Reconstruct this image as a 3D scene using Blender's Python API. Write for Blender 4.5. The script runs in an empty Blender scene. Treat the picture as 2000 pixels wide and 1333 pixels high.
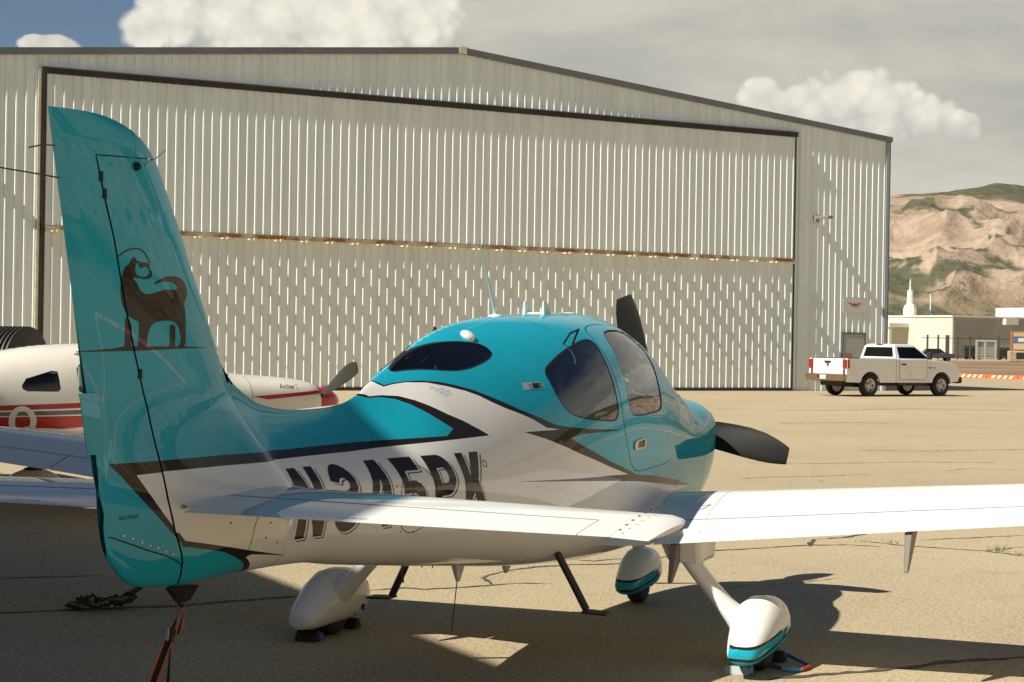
import bpy, math, random
import numpy as np
from mathutils import Vector, Matrix
from mathutils.geometry import delaunay_2d_cdt
random.seed(7)
R_ = math.radians
sc = bpy.context.scene
COL = sc.collection

# ------------------------------------------------------------------ camera
CAM_P = np.array([-5.13, -3.626, 1.879]); YAW, PITCH, ROLL, FPX = .3588, -.0015, .0166, 3487.
def cam_axes():
    f = np.array([math.cos(PITCH)*math.cos(YAW), math.cos(PITCH)*math.sin(YAW), math.sin(PITCH)])
    r = np.array([math.sin(YAW), -math.cos(YAW), 0]); u = np.cross(r, f)
    c, s = math.cos(ROLL), math.sin(ROLL)
    return f, c*r+s*u, -s*r+c*u
CF, CR, CU = cam_axes()
cam = bpy.data.cameras.new('camera'); co = bpy.data.objects.new('camera', cam); COL.objects.link(co)
cam.sensor_width = 36; cam.lens = FPX/2000*36; cam.clip_start = .1; cam.clip_end = 30000
m = Matrix.Identity(4)
for i, a in enumerate((CR, CU, -CF)):
    for j in range(3): m[j][i] = a[j]
for j in range(3): m[j][3] = CAM_P[j]
co.matrix_world = m
sc.camera = co
def pixdir(px, py):
    d = CF+CR*(px-1000)/FPX-CU*(py-666.5)/FPX
    return d/np.linalg.norm(d)
def gpt(px, py, z=0.):
    d = pixdir(px, py); t = (z-CAM_P[2])/d[2]; p = CAM_P+t*d
    return (float(p[0]), float(p[1]))

# ------------------------------------------------------------------ light
SUN_AZ, SUN_EL = R_(144.5), R_(46.)
SUN_STRENGTH, SKY_STRENGTH, EXPOSURE = 5.0, .044, .45
sl = bpy.data.lights.new('sun', 'SUN'); sl.energy = SUN_STRENGTH; sl.angle = R_(.53); sl.color = (1., .93, .80)
so = bpy.data.objects.new('sun', sl); COL.objects.link(so)
sv = Vector((math.cos(SUN_AZ)*math.cos(SUN_EL), math.sin(SUN_AZ)*math.cos(SUN_EL), math.sin(SUN_EL)))
so.rotation_euler = sv.to_track_quat('Z', 'Y').to_euler(); so.location = (0, 0, 50)
sc.view_settings.view_transform = 'Standard'; sc.view_settings.look = 'None'
sc.view_settings.exposure = EXPOSURE; sc.view_settings.gamma = 1
sc.render.engine = 'CYCLES'
sc.cycles.use_denoising = True
sc.cycles.max_bounces = 6; sc.cycles.transparent_max_bounces = 12
sc.cycles.caustics_reflective = False; sc.cycles.caustics_refractive = False

class NT:
    """small helper for node arithmetic"""
    def __init__(s, tree): s.t = tree
    def n(s, kind, **kw):
        x = s.t.nodes.new(kind)
        for k, v in kw.items(): setattr(x, k, v)
        return x
    def link(s, a, b): s.t.links.new(a, b)
    def put(s, sock, v):
        if hasattr(v, 'is_output') or isinstance(v, bpy.types.NodeSocket): s.link(v, sock)
        else: sock.default_value = v
    def math(s, op, a, b=0., c=None, clamp=False):
        x = s.n('ShaderNodeMath', operation=op, use_clamp=clamp)
        s.put(x.inputs[0], a); s.put(x.inputs[1], b)
        if c is not None: s.put(x.inputs[2], c)
        return x.outputs[0]
    def vmath(s, op, a, b=(0, 0, 0), out=0):
        x = s.n('ShaderNodeVectorMath', operation=op); s.put(x.inputs[0], a)
        if op == 'SCALE': s.put(x.inputs[3], b)
        else: s.put(x.inputs[1], b)
        return x.outputs['Value'] if out == 'v' else x.outputs[0]
    def mix(s, f, a, b, blend='MIX'):
        x = s.n('ShaderNodeMix', data_type='RGBA', blend_type=blend)
        s.put(x.inputs[0], f)
        s.put(x.inputs[6], (*a, 1) if isinstance(a, tuple) and len(a) == 3 else a)
        s.put(x.inputs[7], (*b, 1) if isinstance(b, tuple) and len(b) == 3 else b)
        return x.outputs[2]
    def noise(s, vec, scale, detail=4, rough=.55, dist=0.):
        x = s.n('ShaderNodeTexNoise'); s.link(vec, x.inputs['Vector'])
        x.inputs['Scale'].default_value = scale; x.inputs['Detail'].default_value = detail
        x.inputs['Roughness'].default_value = rough; x.inputs['Distortion'].default_value = dist
        return x.outputs['Fac']
    def voro(s, vec, scale, feature='F1', out='Distance'):
        x = s.n('ShaderNodeTexVoronoi', feature=feature); s.link(vec, x.inputs['Vector']); x.inputs['Scale'].default_value = scale
        return x.outputs[out]
    def step(s, v, a, b, smooth=True):
        x = s.n('ShaderNodeMapRange', interpolation_type='SMOOTHSTEP' if smooth else 'LINEAR'); x.clamp = True
        s.put(x.inputs[0], v); s.put(x.inputs[1], a); s.put(x.inputs[2], b)
        return x.outputs[0]

# ------------------------------------------------------------------ world: Nishita sky behind a broken veil of cloud with cumulus
w = bpy.data.worlds.new('World'); sc.world = w; w.use_nodes = True
w.cycles.sampling_method = 'MANUAL'; w.cycles.sample_map_resolution = 256
wt = w.node_tree; wt.nodes.clear(); W = NT(wt)
sky = W.n('ShaderNodeTexSky', sky_type='NISHITA'); sky.sun_disc = False
sky.sun_elevation = SUN_EL; sky.sun_rotation = math.pi/2-SUN_AZ; sky.altitude = 1300; sky.air_density = 1.; sky.dust_density = .6; sky.ozone_density = 1.2
tc = W.n('ShaderNodeTexCoord'); D = tc.outputs['Generated']
sky_c = W.vmath('SCALE', sky.outputs[0], SKY_STRENGTH)
sep = W.n('ShaderNodeSeparateXYZ'); W.link(D, sep.inputs[0])
# flattened coordinates: a cloud layer seen in perspective
den = W.math('MAXIMUM', W.math('ADD', sep.outputs[2], .16), .05)
cmb = W.n('ShaderNodeCombineXYZ'); W.link(W.math('DIVIDE', sep.outputs[0], den), cmb.inputs[0]); W.link(W.math('DIVIDE', sep.outputs[1], den), cmb.inputs[1])
LAY = cmb.outputs[0]
f1 = W.noise(LAY, .55, 4, .6); f2 = W.noise(LAY, 1.3, 4, .62); fb = W.noise(D, 30, 6, .62); fb2 = W.noise(D, 11, 3, .55)
cov = W.math('MULTIPLY', W.step(f1, .20, .36), W.step(W.math('ADD', sep.outputs[2], W.math('MULTIPLY', W.math('SUBTRACT', f2, .5), .35)), .42, .26))   # the veil lies low; overhead the sky is mostly clear
def gap(px, py, rad):
    d = pixdir(px, py)
    r = W.vmath('DISTANCE', D, tuple(float(v) for v in d), out='v')
    r = W.math('ADD', W.math('DIVIDE', r, rad), W.math('MULTIPLY', W.math('SUBTRACT', fb2, .5), 1.2))
    return W.step(r, .75, 1.15)
cov = W.math('MULTIPLY', cov, gap(55, -60, .092))
veil = W.mix(W.step(f2, .34, .68), (.335, .332, .300), (.465, .443, .382))
skyv = W.mix(cov, sky_c, veil)
vo1 = W.voro(D, 62); vo2 = W.voro(D, 150)
puff = W.math('ADD', W.math('MULTIPLY', vo1, .9), W.math('ADD', W.math('MULTIPLY', vo2, .40), W.math('MULTIPLY', W.math('SUBTRACT', fb, .5), .7)))
def cumulus(base, px, py, lobes, k=1., soft=.10, top=(.66, .63, .55), low=(.40, .392, .36), base_v=None):
    """a heap of cloud made of several lobes (du, dv, ru, rv in photograph pixels about the centre), flat below base_v"""
    d = pixdir(px, py); a = np.cross(d, (0, 0, 1)); a /= np.linalg.norm(a); b = np.cross(a, d)
    u = W.math('MULTIPLY', W.vmath('DOT_PRODUCT', D, tuple(map(float, a)), out='v'), FPX); v = W.math('MULTIPLY', W.vmath('DOT_PRODUCT', D, tuple(map(float, b)), out='v'), FPX)
    dd = W.vmath('DOT_PRODUCT', D, tuple(map(float, d)), out='v'); r = None
    for du, dv, ru, rv in lobes:
        x_ = W.math('DIVIDE', W.math('SUBTRACT', u, float(du)), float(ru)); y_ = W.math('DIVIDE', W.math('SUBTRACT', v, float(dv)), float(rv))
        q = W.math('SQRT', W.math('ADD', W.math('MULTIPLY', x_, x_), W.math('MULTIPLY', y_, y_)))
        r = q if r is None else W.math('MINIMUM', r, q)
    r = W.math('ADD', r, W.math('MULTIPLY', W.math('SUBTRACT', puff, .52), k))
    mask = W.math('MULTIPLY', W.step(r, 1.0+soft, 1.0-soft), W.math('GREATER_THAN', dd, .2))
    if base_v is not None: mask = W.math('MULTIPLY', mask, W.step(W.math('ADD', v, W.math('MULTIPLY', W.math('SUBTRACT', fb, .5), 40.)), base_v-14., base_v+14.))
    vs_ = W.step(v, (base_v if base_v is not None else -60.), (base_v if base_v is not None else -60.)+130.)
    sh = W.math('ADD', W.math('MULTIPLY', vs_, .62), W.math('ADD', W.math('MULTIPLY', W.math('SUBTRACT', .55, puff), .9), .22), clamp=True)
    return W.mix(W.math('MULTIPLY', mask, .96), base, W.mix(sh, low, top))
CUM = [((1660, 230), [(-165, 38, 50, 42), (-75, 18, 100, 54), (25, 30, 95, 66), (120, -4, 80, 50), (200, -20, 50, 34)], .46, .15, -68.),
       ((560, 60), [(-262, -8, 52, 42), (-195, 35, 80, 70), (-70, 45, 160, 100), (90, 40, 150, 95), (210, 50, 120, 85)], .5, .2, -220.),
       ((95, 86), [(0, 0, 55, 19), (-25, 4, 25, 14)], .35, .12, -60.),
       ((3400, 60), [(0, 0, 700, 260), (500, -40, 500, 200), (-500, -60, 400, 160)], .5, .12, -160.)]
for (px_, py_), lb_, k_, sf_, bv_ in CUM: skyv = cumulus(skyv, px_, py_, lb_, k_, sf_, base_v=bv_)
# directions that a pixel offset cannot reach: behind the camera
bg = W.n('ShaderNodeBackground'); W.link(skyv, bg.inputs[0]); bg.inputs[1].default_value = 1.0
wo = W.n('ShaderNodeOutputWorld'); W.link(bg.outputs[0], wo.inputs[0])

# ------------------------------------------------------------------ materials
MATS = {}
def mat(name, col, rough=.5, metal=0., coat=0., var=0., vscale=6., bump=0., bscale=40., spec=.5, coatr=.03):
    if name in MATS: return MATS[name]
    M = bpy.data.materials.new(name); M.use_nodes = True; T = M.node_tree; N = NT(T)
    b = T.nodes['Principled BSDF']; b.inputs['Roughness'].default_value = rough; b.inputs['Metallic'].default_value = metal
    b.inputs['Coat Weight'].default_value = coat; b.inputs['Coat Roughness'].default_value = coatr; b.inputs['Specular IOR Level'].default_value = spec
    tcn = N.n('ShaderNodeTexCoord'); O = tcn.outputs['Object']
    n = N.noise(O, vscale, 5, .6)
    lo = tuple(max(0, c*(1-var)) for c in col); hi = tuple(min(1, c*(1+var)) for c in col)
    N.link(N.mix(N.step(n, .3, .7), lo, hi), b.inputs['Base Color'])
    if bump:
        bn = N.n('ShaderNodeBump'); bn.inputs['Strength'].default_value = bump; bn.inputs['Distance'].default_value = .01
        N.link(N.noise(O, bscale, 3, .6), bn.inputs['Height']); N.link(bn.outputs[0], b.inputs['Normal'])
    MATS[name] = M; return M
TEAL = mat('teal_paint', (.010, .345, .47), .4, 0, .8, .04, 3, spec=0., coatr=.012)
WHITE = mat('white_paint', (.74, .735, .71), .4, 0, .75, .02, 2, spec=0., coatr=.012)
DARK = mat('charcoal_paint', (.020, .015, .010), .4, .0, .7, .05, 3, spec=0., coatr=.012)
BLACK = mat('black_rubber', (.012, .012, .012), .7, 0, 0, .2, 20)
SEAM = mat('seam_shadow_gap', (.006, .008, .01), .8)
LINING = mat('cabin_lining', (.05, .05, .052), .9)
SEAT = mat('seat_leather', (.16, .15, .14), .6, 0, 0, .1)
METAL = mat('bare_metal', (.55, .54, .5), .35, 1., 0, .1)
BLADE = mat('black_blade_paint', (.009, .009, .008), .55, 0, 0, .2, 9, spec=.25)
TYRE = mat('tyre_rubber', (.018, .018, .017), .85, 0, 0, .2, 12)
def glass(name, tint, refl_ior=1.5, rough=0.):
    M = bpy.data.materials.new(name); M.use_nodes = True; T = M.node_tree; T.nodes.clear(); N = NT(T)
    tr = N.n('ShaderNodeBsdfTransparent'); tr.inputs[0].default_value = (*tint, 1)
    gl = N.n('ShaderNodeBsdfGlossy'); gl.inputs['Roughness'].default_value = rough; gl.inputs[0].default_value = (1, 1, 1, 1)
    fr = N.n('ShaderNodeFresnel'); fr.inputs[0].default_value = refl_ior
    mx = N.n('ShaderNodeMixShader'); N.link(fr.outputs[0], mx.inputs[0]); N.link(tr.outputs[0], mx.inputs[1]); N.link(gl.outputs[0], mx.inputs[2])
    o = N.n('ShaderNodeOutputMaterial'); N.link(mx.outputs[0], o.inputs[0])
    MATS[name] = M; return M
GLASS = glass('tinted_acrylic', (.48, .51, .53), 1.7)
CARGLASS = glass('car_glass', (.62, .68, .65), 1.55)

# ------------------------------------------------------------------ object helpers
def link_obj(name, data, parent=None, loc=None, rz=None):
    o = bpy.data.objects.new(name, data); COL.objects.link(o)
    if parent is not None: o.parent = parent
    if loc is not None: o.location = loc
    if rz is not None: o.rotation_euler = (0, 0, rz)
    return o
def tag(o, label=None, cat=None, group=None, kind=None):
    for k, v in (('label', label), ('category', cat), ('group', group), ('kind', kind)):
        if v: o[k] = v
    return o
def thing(name, label, cat, loc=(0, 0, 0), rz=0., group=None):
    return tag(link_obj(name, None, None, loc, rz), label, cat, group)
class MB:
    def __init__(s): s.v = []; s.f = []; s.m = []; s.mi = 0
    def add(s, vs, fs):
        o = len(s.v); s.v += [tuple(map(float, v)) for v in vs]; s.f += [tuple(o+i for i in f) for f in fs]; s.m += [s.mi]*len(fs); return s
    def box(s, a, b):
        (x0, y0, z0), (x1, y1, z1) = a, b
        return s.add([(x0, y0, z0), (x1, y0, z0), (x1, y1, z0), (x0, y1, z0), (x0, y0, z1), (x1, y0, z1), (x1, y1, z1), (x0, y1, z1)],
                     [(0, 3, 2, 1), (4, 5, 6, 7), (0, 1, 5, 4), (1, 2, 6, 5), (2, 3, 7, 6), (3, 0, 4, 7)])
    def hexa(s, b4, t4):
        return s.add(list(b4)+list(t4), [(0, 3, 2, 1), (4, 5, 6, 7), (0, 1, 5, 4), (1, 2, 6, 5), (2, 3, 7, 6), (3, 0, 4, 7)])
    def tube(s, pts, r, n=10, caps=True):
        pts = [np.array(p, float) for p in pts]; rr = r if isinstance(r, (list, tuple)) else [r]*len(pts)
        rings = []; up = np.array([.13, .07, 1.])
        for i, p in enumerate(pts):
            t = pts[min(i+1, len(pts)-1)]-pts[max(i-1, 0)]; t = t/np.linalg.norm(t)
            a = np.cross(t, up)
            if np.linalg.norm(a) < .2: a = np.cross(t, (1, .1, 0))
            a /= np.linalg.norm(a); b = np.cross(t, a); ra, rb = rr[i] if isinstance(rr[i], (list, tuple)) else (rr[i], rr[i])
            rings.append([p+a*ra*math.cos(q)+b*rb*math.sin(q) for q in np.linspace(0, 2*math.pi, n, endpoint=False)])
        return s.rings(rings, caps)
    def rings(s, rings, caps=True):
        n = len(rings[0]); vs = [v for r in rings for v in r]; fs = []
        for i in range(len(rings)-1):
            for k in range(n): fs.append((i*n+k, i*n+(k+1) % n, (i+1)*n+(k+1) % n, (i+1)*n+k))
        if caps: fs += [tuple(range(n-1, -1, -1)), tuple((len(rings)-1)*n+k for k in range(n))]
        return s.add(vs, fs)
    def lathe(s, prof, origin, axis, n=24, caps=True):
        """prof: (along, radius)"""
        ax = np.array(axis, float); ax /= np.linalg.norm(ax); a = np.cross(ax, (0, 0, 1.) if abs(ax[2]) < .9 else (1., 0, 0)); a /= np.linalg.norm(a); b = np.cross(ax, a); o = np.array(origin, float)
        rings = [[o+ax*h+(a*math.cos(q)+b*math.sin(q))*max(r, 1e-4) for q in np.linspace(0, 2*math.pi, n, endpoint=False)] for h, r in prof]
        return s.rings(rings, caps)
    def prism(s, poly, frame, d0, d1):
        """poly 2-D in frame (origin, u, v, w) extruded along w from d0 to d1"""
        o, u, v, w_ = [np.array(q, float) for q in frame]; n = len(poly)
        vs = [o+u*p[0]+v*p[1]+w_*d for d in (d0, d1) for p in poly]
        return s.add(vs, [tuple(range(n-1, -1, -1)), tuple(range(n, 2*n))]+[(i, (i+1) % n, n+(i+1) % n, n+i) for i in range(n)])
    def build(s, name, mats, parent=None, smooth=None, loc=None, rz=None, bevel=0.):
        me = bpy.data.meshes.new(name); me.from_pydata(s.v, [], s.f)
        mats = mats if isinstance(mats, (list, tuple)) else [mats]
        for q in mats: me.materials.append(q)
        if len(mats) > 1: me.polygons.foreach_set('material_index', s.m)
        me.validate(); fix_normals(me)
        if smooth is not None:
            me.polygons.foreach_set('use_smooth', [True]*len(me.polygons)); me.set_sharp_from_angle(angle=R_(smooth))
        o = link_obj(name, me, parent, loc, rz)
        if bevel:
            bv = o.modifiers.new('bevel', 'BEVEL'); bv.width = bevel; bv.segments = 2; bv.limit_method = 'ANGLE'; bv.angle_limit = R_(40)
        return o
import bmesh
def fix_normals(me):
    bm = bmesh.new(); bm.from_mesh(me); bmesh.ops.recalc_face_normals(bm, faces=bm.faces); bm.to_mesh(me); bm.free()
def copy_tree(o, parent=None):
    c = o.copy(); COL.objects.link(c); c.parent = parent
    for ch in [q for q in bpy.data.objects if q.parent == o]: copy_tree(ch, c)
    return c
# ================================================================== setting: ground
def ground_mat():
    M = bpy.data.materials.new('apron_asphalt'); M.use_nodes = True; T = M.node_tree; N = NT(T); b = T.nodes['Principled BSDF']
    O = N.n('ShaderNodeTexCoord').outputs['Object']
    big = N.noise(O, .12, 5, .6); mid = N.noise(O, 1.1, 5, .65, .4); fine = N.noise(O, 34, 5, .85); grit = N.voro(O, 48); spots = N.noise(O, 9, 4, .7)
    st = N.n('ShaderNodeMapping'); st.inputs['Scale'].default_value = (.05, .9, 1); st.inputs['Rotation'].default_value = (0, 0, R_(70)); N.link(O, st.inputs[0])
    streak = N.noise(st.outputs[0], 1.2, 5, .6)
    c = N.mix(N.step(big, .3, .7), (.30, .243, .150), (.39, .322, .205))
    c = N.mix(N.math('MULTIPLY', N.step(mid, .50, .72), .5), c, (.25, .20, .135))
    c = N.mix(N.math('MULTIPLY', N.step(streak, .55, .75), .35), c, (.235, .19, .125))
    c = N.mix(N.math('MULTIPLY', N.step(fine, .42, .62), .7), c, (.60, .505, .34))
    c = N.mix(N.math('MULTIPLY', N.step(grit, .30, .12), .8), c, (.10, .082, .058))
    c = N.mix(N.math('MULTIPLY', N.step(spots, .60, .72), .6), c, (.15, .125, .09))
    N.link(c, b.inputs['Base Color']); b.inputs['Roughness'].default_value = .88; b.inputs['Specular IOR Level'].default_value = .25
    bn = N.n('ShaderNodeBump'); bn.inputs['Strength'].default_value = .55; bn.inputs['Distance'].default_value = .006
    N.link(N.math('ADD', fine, N.math('MULTIPLY', grit, .7)), bn.inputs['Height']); N.link(bn.outputs[0], b.inputs['Normal'])
    return M
g = MB(); g.add([(-9000, -9000, 0), (9000, -9000, 0), (9000, 9000, 0), (-9000, 9000, 0)], [(0, 1, 2, 3)])
APRON = tag(g.build('ground', ground_mat()), 'sunlit sandy asphalt apron with sealed cracks', None, None, 'structure')
def strip(name, corners, z, mt, label):
    q = MB(); q.add([(x, y, z) for x, y in corners], [tuple(range(len(corners)))]); o = q.build(name, mt); return tag(o, label, None, None, 'structure')
DIRT = mat('dry_dirt', (.23, .15, .085), .95, 0, 0, .3, .05, .5, 2)
GRASS = mat('dry_grass_verge', (.20, .165, .085), .95, 0, 0, .35, .08, .5, 3)
v2 = lambda px, py: gpt(px, py)
strip('dirt_field', [v2(1700, 726), v2(2300, 737), v2(2300, 712), v2(1700, 702)], .012, DIRT, 'brown bare dirt strip beyond the apron edge')
strip('grass_verge', [v2(1700, 731), v2(2300, 742), v2(2300, 736.6), v2(1700, 725.6)], .008, GRASS, 'dry grass verge between apron and dirt')
# sealed cracks: real ribbons that follow the ground
TAR = mat('crack_sealant', (.075, .062, .045), .8, 0, 0, .4, 9)
def vnoise1(x):
    i = math.floor(x); f = x-i; r = lambda k: random.Random(k*7919+13).random(); return r(i)*(1-f)+r(i+1)*f
def crack(pts, w=.02, seed=0, gaps=0.):
    rnd = random.Random(seed); P = []
    g_ = [np.array(gpt(*p)) for p in pts]
    for a, b in zip(g_[:-1], g_[1:]):
        L = np.linalg.norm(b-a); n = max(2, int(L/.07))
        for i in range(n): P.append(a+(b-a)*i/n+np.array([rnd.gauss(0, .008), rnd.gauss(0, .008)]))
    P.append(g_[-1]); q = MB(); vs = []
    for i, p in enumerate(P):
        t = P[min(i+1, len(P)-1)]-P[max(i-1, 0)]; t = t/(np.linalg.norm(t)+1e-9); nn = np.array([-t[1], t[0]])
        ww = w*(.35+.9*rnd.random())*min(1, .3+i/4, .3+(len(P)-1-i)/4)
        vs += [(*(p+nn*ww), .004), (*(p-nn*ww), .004)]
    on_ = [vnoise1(i*.02+seed*7.3) > gaps for i in range(len(P))]
    q.add(vs, [(2*i, 2*i+1, 2*i+3, 2*i+2) for i in range(len(P)-1) if on_[i]])
    return q.build('crack', TAR, APRON)
CRACKS = [([(-60, 1200), (60, 1196), (247, 1187), (340, 1185), (435, 1177), (560, 1167), (600, 1164)], .03),
      ([(690, 1156), (745, 1152), (790, 1149), (832, 1152), (895, 1149), (960, 1144), (1015, 1140), (1080, 1141)], .018),
      ([(960, 1144), (942, 1127), (995, 1115), (1045, 1108), (1111, 1104), (1207, 1102), (1290, 1090), (1351, 1078), (1450, 1074), (1570, 1066), (1656, 1065), (1727, 1069)], .02),
      ([(-40, 1131), (60, 1129), (205, 1124.5)], .016),
      ([(1682, 1057.6), (1760, 1066), (1825, 1070.6), (1922, 1077), (2010, 1088)], .02),
      ([(1591, 1054), (1646, 1051), (1695, 1043)], .025), ([(1580, 1068), (1591, 1054)], .03), ([(1796, 1056), (1857, 1053), (2010, 1046)], .015),
      ([(1922, 1077), (2010, 1068)], .012), ([(1500, 1329), (1597, 1319), (1682, 1312.6), (1792, 1303), (1857, 1293), (2010, 1284)], .034),
      ([(1440, 936), (1500, 932.5), (1597, 931), (1695, 926.6), (1818, 923), (1883, 927.6)], .03), ([(1818, 923), (1890, 916), (2010, 920)], .03),
      ([(1400, 884), (1500, 881), (1640, 879), (1800, 882), (2010, 878)], .05), ([(1410, 860), (1560, 858), (1700, 860), (1900, 857)], .05), ([(1450, 905), (1600, 906), (1800, 903), (2010, 905)], .04),
      ([(1600, 939), (1620, 946), (1660, 948)], .03), ([(1400, 800), (1600, 802), (1800, 799), (2010, 803)], .10), ([(1400, 828), (1650, 826), (2010, 830)], .08),
      ([(1640, 1130), (1500, 1145), (1380, 1150)], .008), ([(1270, 1100), (1210, 1092), (1160, 1097), (1100, 1092)], .012)]
for i, (p, w_) in enumerate(CRACKS): crack(p, w_*(.45 if p[0][1] < 960 else 1), i, .55 if p[0][1] < 910 else .3 if p[0][1] < 960 else 0.)
# weeds growing in the cracks
LEAF = mat('weed_leaf', (.16, .19, .04), .7, 0, 0, .3, 30)
for k, (px, py, n, h) in enumerate([(1950, 1077, 34, .05), (1741, 1063, 22, .035), (1685, 1058, 14, .03), (1990, 1086, 16, .04)]):
    gx, gy = gpt(px, py); q = MB(); rnd = random.Random(k)
    for i in range(n):
        a = rnd.random()*6.28; r0 = rnd.random()*.09; bx, by = gx+r0*math.cos(a)*1.4, gy+r0*math.sin(a); hh = h*(.5+rnd.random()); b2 = rnd.random()*6.28; dx, dy = math.cos(b2), math.sin(b2)
        q.add([(bx-dy*.004, by+dx*.004, .003), (bx+dy*.004, by-dx*.004, .003), (bx+dx*hh*.7, by+dy*hh*.7, hh)], [(0, 1, 2)])
    tag(q.build('weed_tuft', LEAF), ['largest green weed tuft in the crack near the right frame edge', 'small weed tuft in the crack beyond the flap bracket', 'tiny weed tuft at the crack fork below the wing', 'weed tuft at the crack where it leaves the frame'][k], 'weed', 'weeds in the apron cracks', 'stuff')

# ================================================================== hangar
def steel(name, col, streak=.12):
    M = bpy.data.materials.new(name); M.use_nodes = True; T = M.node_tree; N = NT(T); b = T.nodes['Principled BSDF']
    O = N.n('ShaderNodeTexCoord').outputs['Object']
    mp = N.n('ShaderNodeMapping'); mp.inputs['Scale'].default_value = (3., 3., .12); N.link(O, mp.inputs[0])
    s = N.noise(mp.outputs[0], 1., 5, .65); n = N.noise(O, .5, 4, .6)
    c = N.mix(N.step(s, .35, .7), tuple(x*(1-streak) for x in col), col); c = N.mix(N.math('MULTIPLY', N.step(n, .5, .8), .25), c, tuple(x*y for x, y in zip(col, (.85, .82, .76))))
    N.link(c, b.inputs['Base Color']); b.inputs['Roughness'].default_value = .48
    MATS[name] = M; return M
SHEET = steel('painted_steel_sheet', (.85, .92, .92)); SHEET2 = steel('painted_steel_sheet_weathered', (.83, .895, .885), .10)
TRIM = mat('slate_trim', (.13, .15, .16), .5, 0, 0, .1, 1); FLASH = mat('dark_flashing', (.03, .026, .02), .6, 0, 0, .3, 2)
CREAM = mat('cream_steel', (.62, .58, .44), .5, 0, 0, .15, 4)
def rust_mat():
    M = bpy.data.materials.new('rusting_beam'); M.use_nodes = True; T = M.node_tree; N = NT(T); b = T.nodes['Principled BSDF']
    O = N.n('ShaderNodeTexCoord').outputs['Object']; n = N.noise(O, .9, 6, .7)
    N.link(N.mix(N.step(n, .40, .55), (.50, .44, .32), (.26, .10, .022)), b.inputs['Base Color']); b.inputs['Roughness'].default_value = .8
    return M
RUST = rust_mat()
HB = np.array([60.238, 14.383]); HPH = R_(-40.8)
H = thing('hangar', 'large pale corrugated steel hangar with a bi-fold door, behind the aircraft', 'hangar', (HB[0], HB[1], 0), HPH)
APX, APZ, SLOPE, XL, XR = -9.18, 12.0, .0925, -28.6, 10.23
roof = lambda x: APZ-SLOPE*abs(x-APX)
MOD = [(0, 0), (.10, 0), (.108, .003), (.118, 0), (.195, 0), (.238, .048), (.272, .048), (.3048, 0)]
def sheet(name, x0, n, z0, zf, y, parent, mt, xmax):
    P = [(x0, 0), (x0+.008, .014), (x0+.03, .014), (x0+.036, 0)]+[(x0+i*.3048+a, d) for i in range(n) for a, d in MOD[1:]]
    P = [(min(x, xmax), d if x < xmax else 0) for x, d in P]
    vs = []
    for x, d in P: vs += [(x, y-d, z0), (x, y-d, zf(x))]
    q = MB(); q.add(vs, [(2*i, 2*i+2, 2*i+3, 2*i+1) for i in range(len(P)-1) if P[i+1][0] > P[i][0]+1e-4])
    me = bpy.data.meshes.new(name); me.from_pydata(q.v, [], q.f); me.materials.append(mt)
    return link_obj(name, me, parent)
def sheets(x0, x1, z0, zf, y, parent, mt, name='wall_panel'):
    x = x0
    while x < x1-.05: sheet(name, x, 3, z0, zf, y, parent, mt, x1); x += .9144
zr = lambda x: roof(x)-.02
sheets(5.60, XR, .0, zr, 0, H, SHEET); sheets(XL, -23.9, 0, zr, 0, H, SHEET); sheets(-23.9, 5.6, 10.1, zr, 0, H, SHEET)
q = MB()
q.hexa([(XL-.2, -.14, roof(XL)-.10), (APX, -.14, APZ-.10), (APX, .05, APZ-.10), (XL-.2, .05, roof(XL)-.10)], [(XL-.2, -.14, roof(XL)+.10), (APX, -.14, APZ+.12), (APX, .05, APZ+.12), (XL-.2, .05, roof(XL)+.10)])
q.build('rake_trim', TRIM, H)
q = MB()
q.hexa([(APX, -.14, APZ-.10), (XR+.2, -.14, roof(XR)-.12), (XR+.2, .05, roof(XR)-.12), (APX, .05, APZ-.10)], [(APX, -.14, APZ+.12), (XR+.2, -.14, roof(XR)+.08), (XR+.2, .05, roof(XR)+.08), (APX, .05, APZ+.12)])
q.build('rake_trim', TRIM, H)
q = MB(); q.box((APX-.14, -.17, APZ-.11), (APX+.14, -.142, APZ+.14)); q.build('ridge_cap', CREAM, H)
q = MB(); q.add([(XL-.2, .05, roof(XL)+.06), (APX, .05, APZ+.08), (APX, 45, APZ+.08), (XL-.2, 45, roof(XL)+.06), (XR+.2, .05, roof(XR)+.06), (XR+.2, 45, roof(XR)+.06)], [(0, 1, 2, 3), (1, 4, 5, 2)]); q.build('roof', SHEET2, H)
q = MB(); q.add([(XR-.03, .02, 0), (XR-.03, 45, 0), (XR-.03, 45, roof(XR)), (XR-.03, .02, roof(XR))], [(0, 1, 2, 3)]); q.build('side_wall', SHEET2, H)
q = MB(); q.add([(XL+.03, .02, 0), (XL+.03, 45, 0), (XL+.03, 45, roof(XL)), (XL+.03, .02, roof(XL))], [(0, 1, 2, 3)]); q.build('side_wall', SHEET2, H)
q = MB(); q.add([(XL, 45, 0), (XR, 45, 0), (XR, 45, roof(XR)), (APX, 45, APZ), (XL, 45, roof(XL))], [(0, 1, 2, 3, 4)]); q.build('back_wall', SHEET2, H)
q = MB(); q.box((XR-.06, -.09, 0), (XR+.09, .04, roof(XR)-.12)); q.build('corner_trim', mat('bluegrey_trim', (.30, .35, .40), .45), H)
q = MB(); q.box((XR+.09, -.06, .1), (XR+.17, .02, roof(XR)-.12)); q.build('downspout', TRIM, H)
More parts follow.
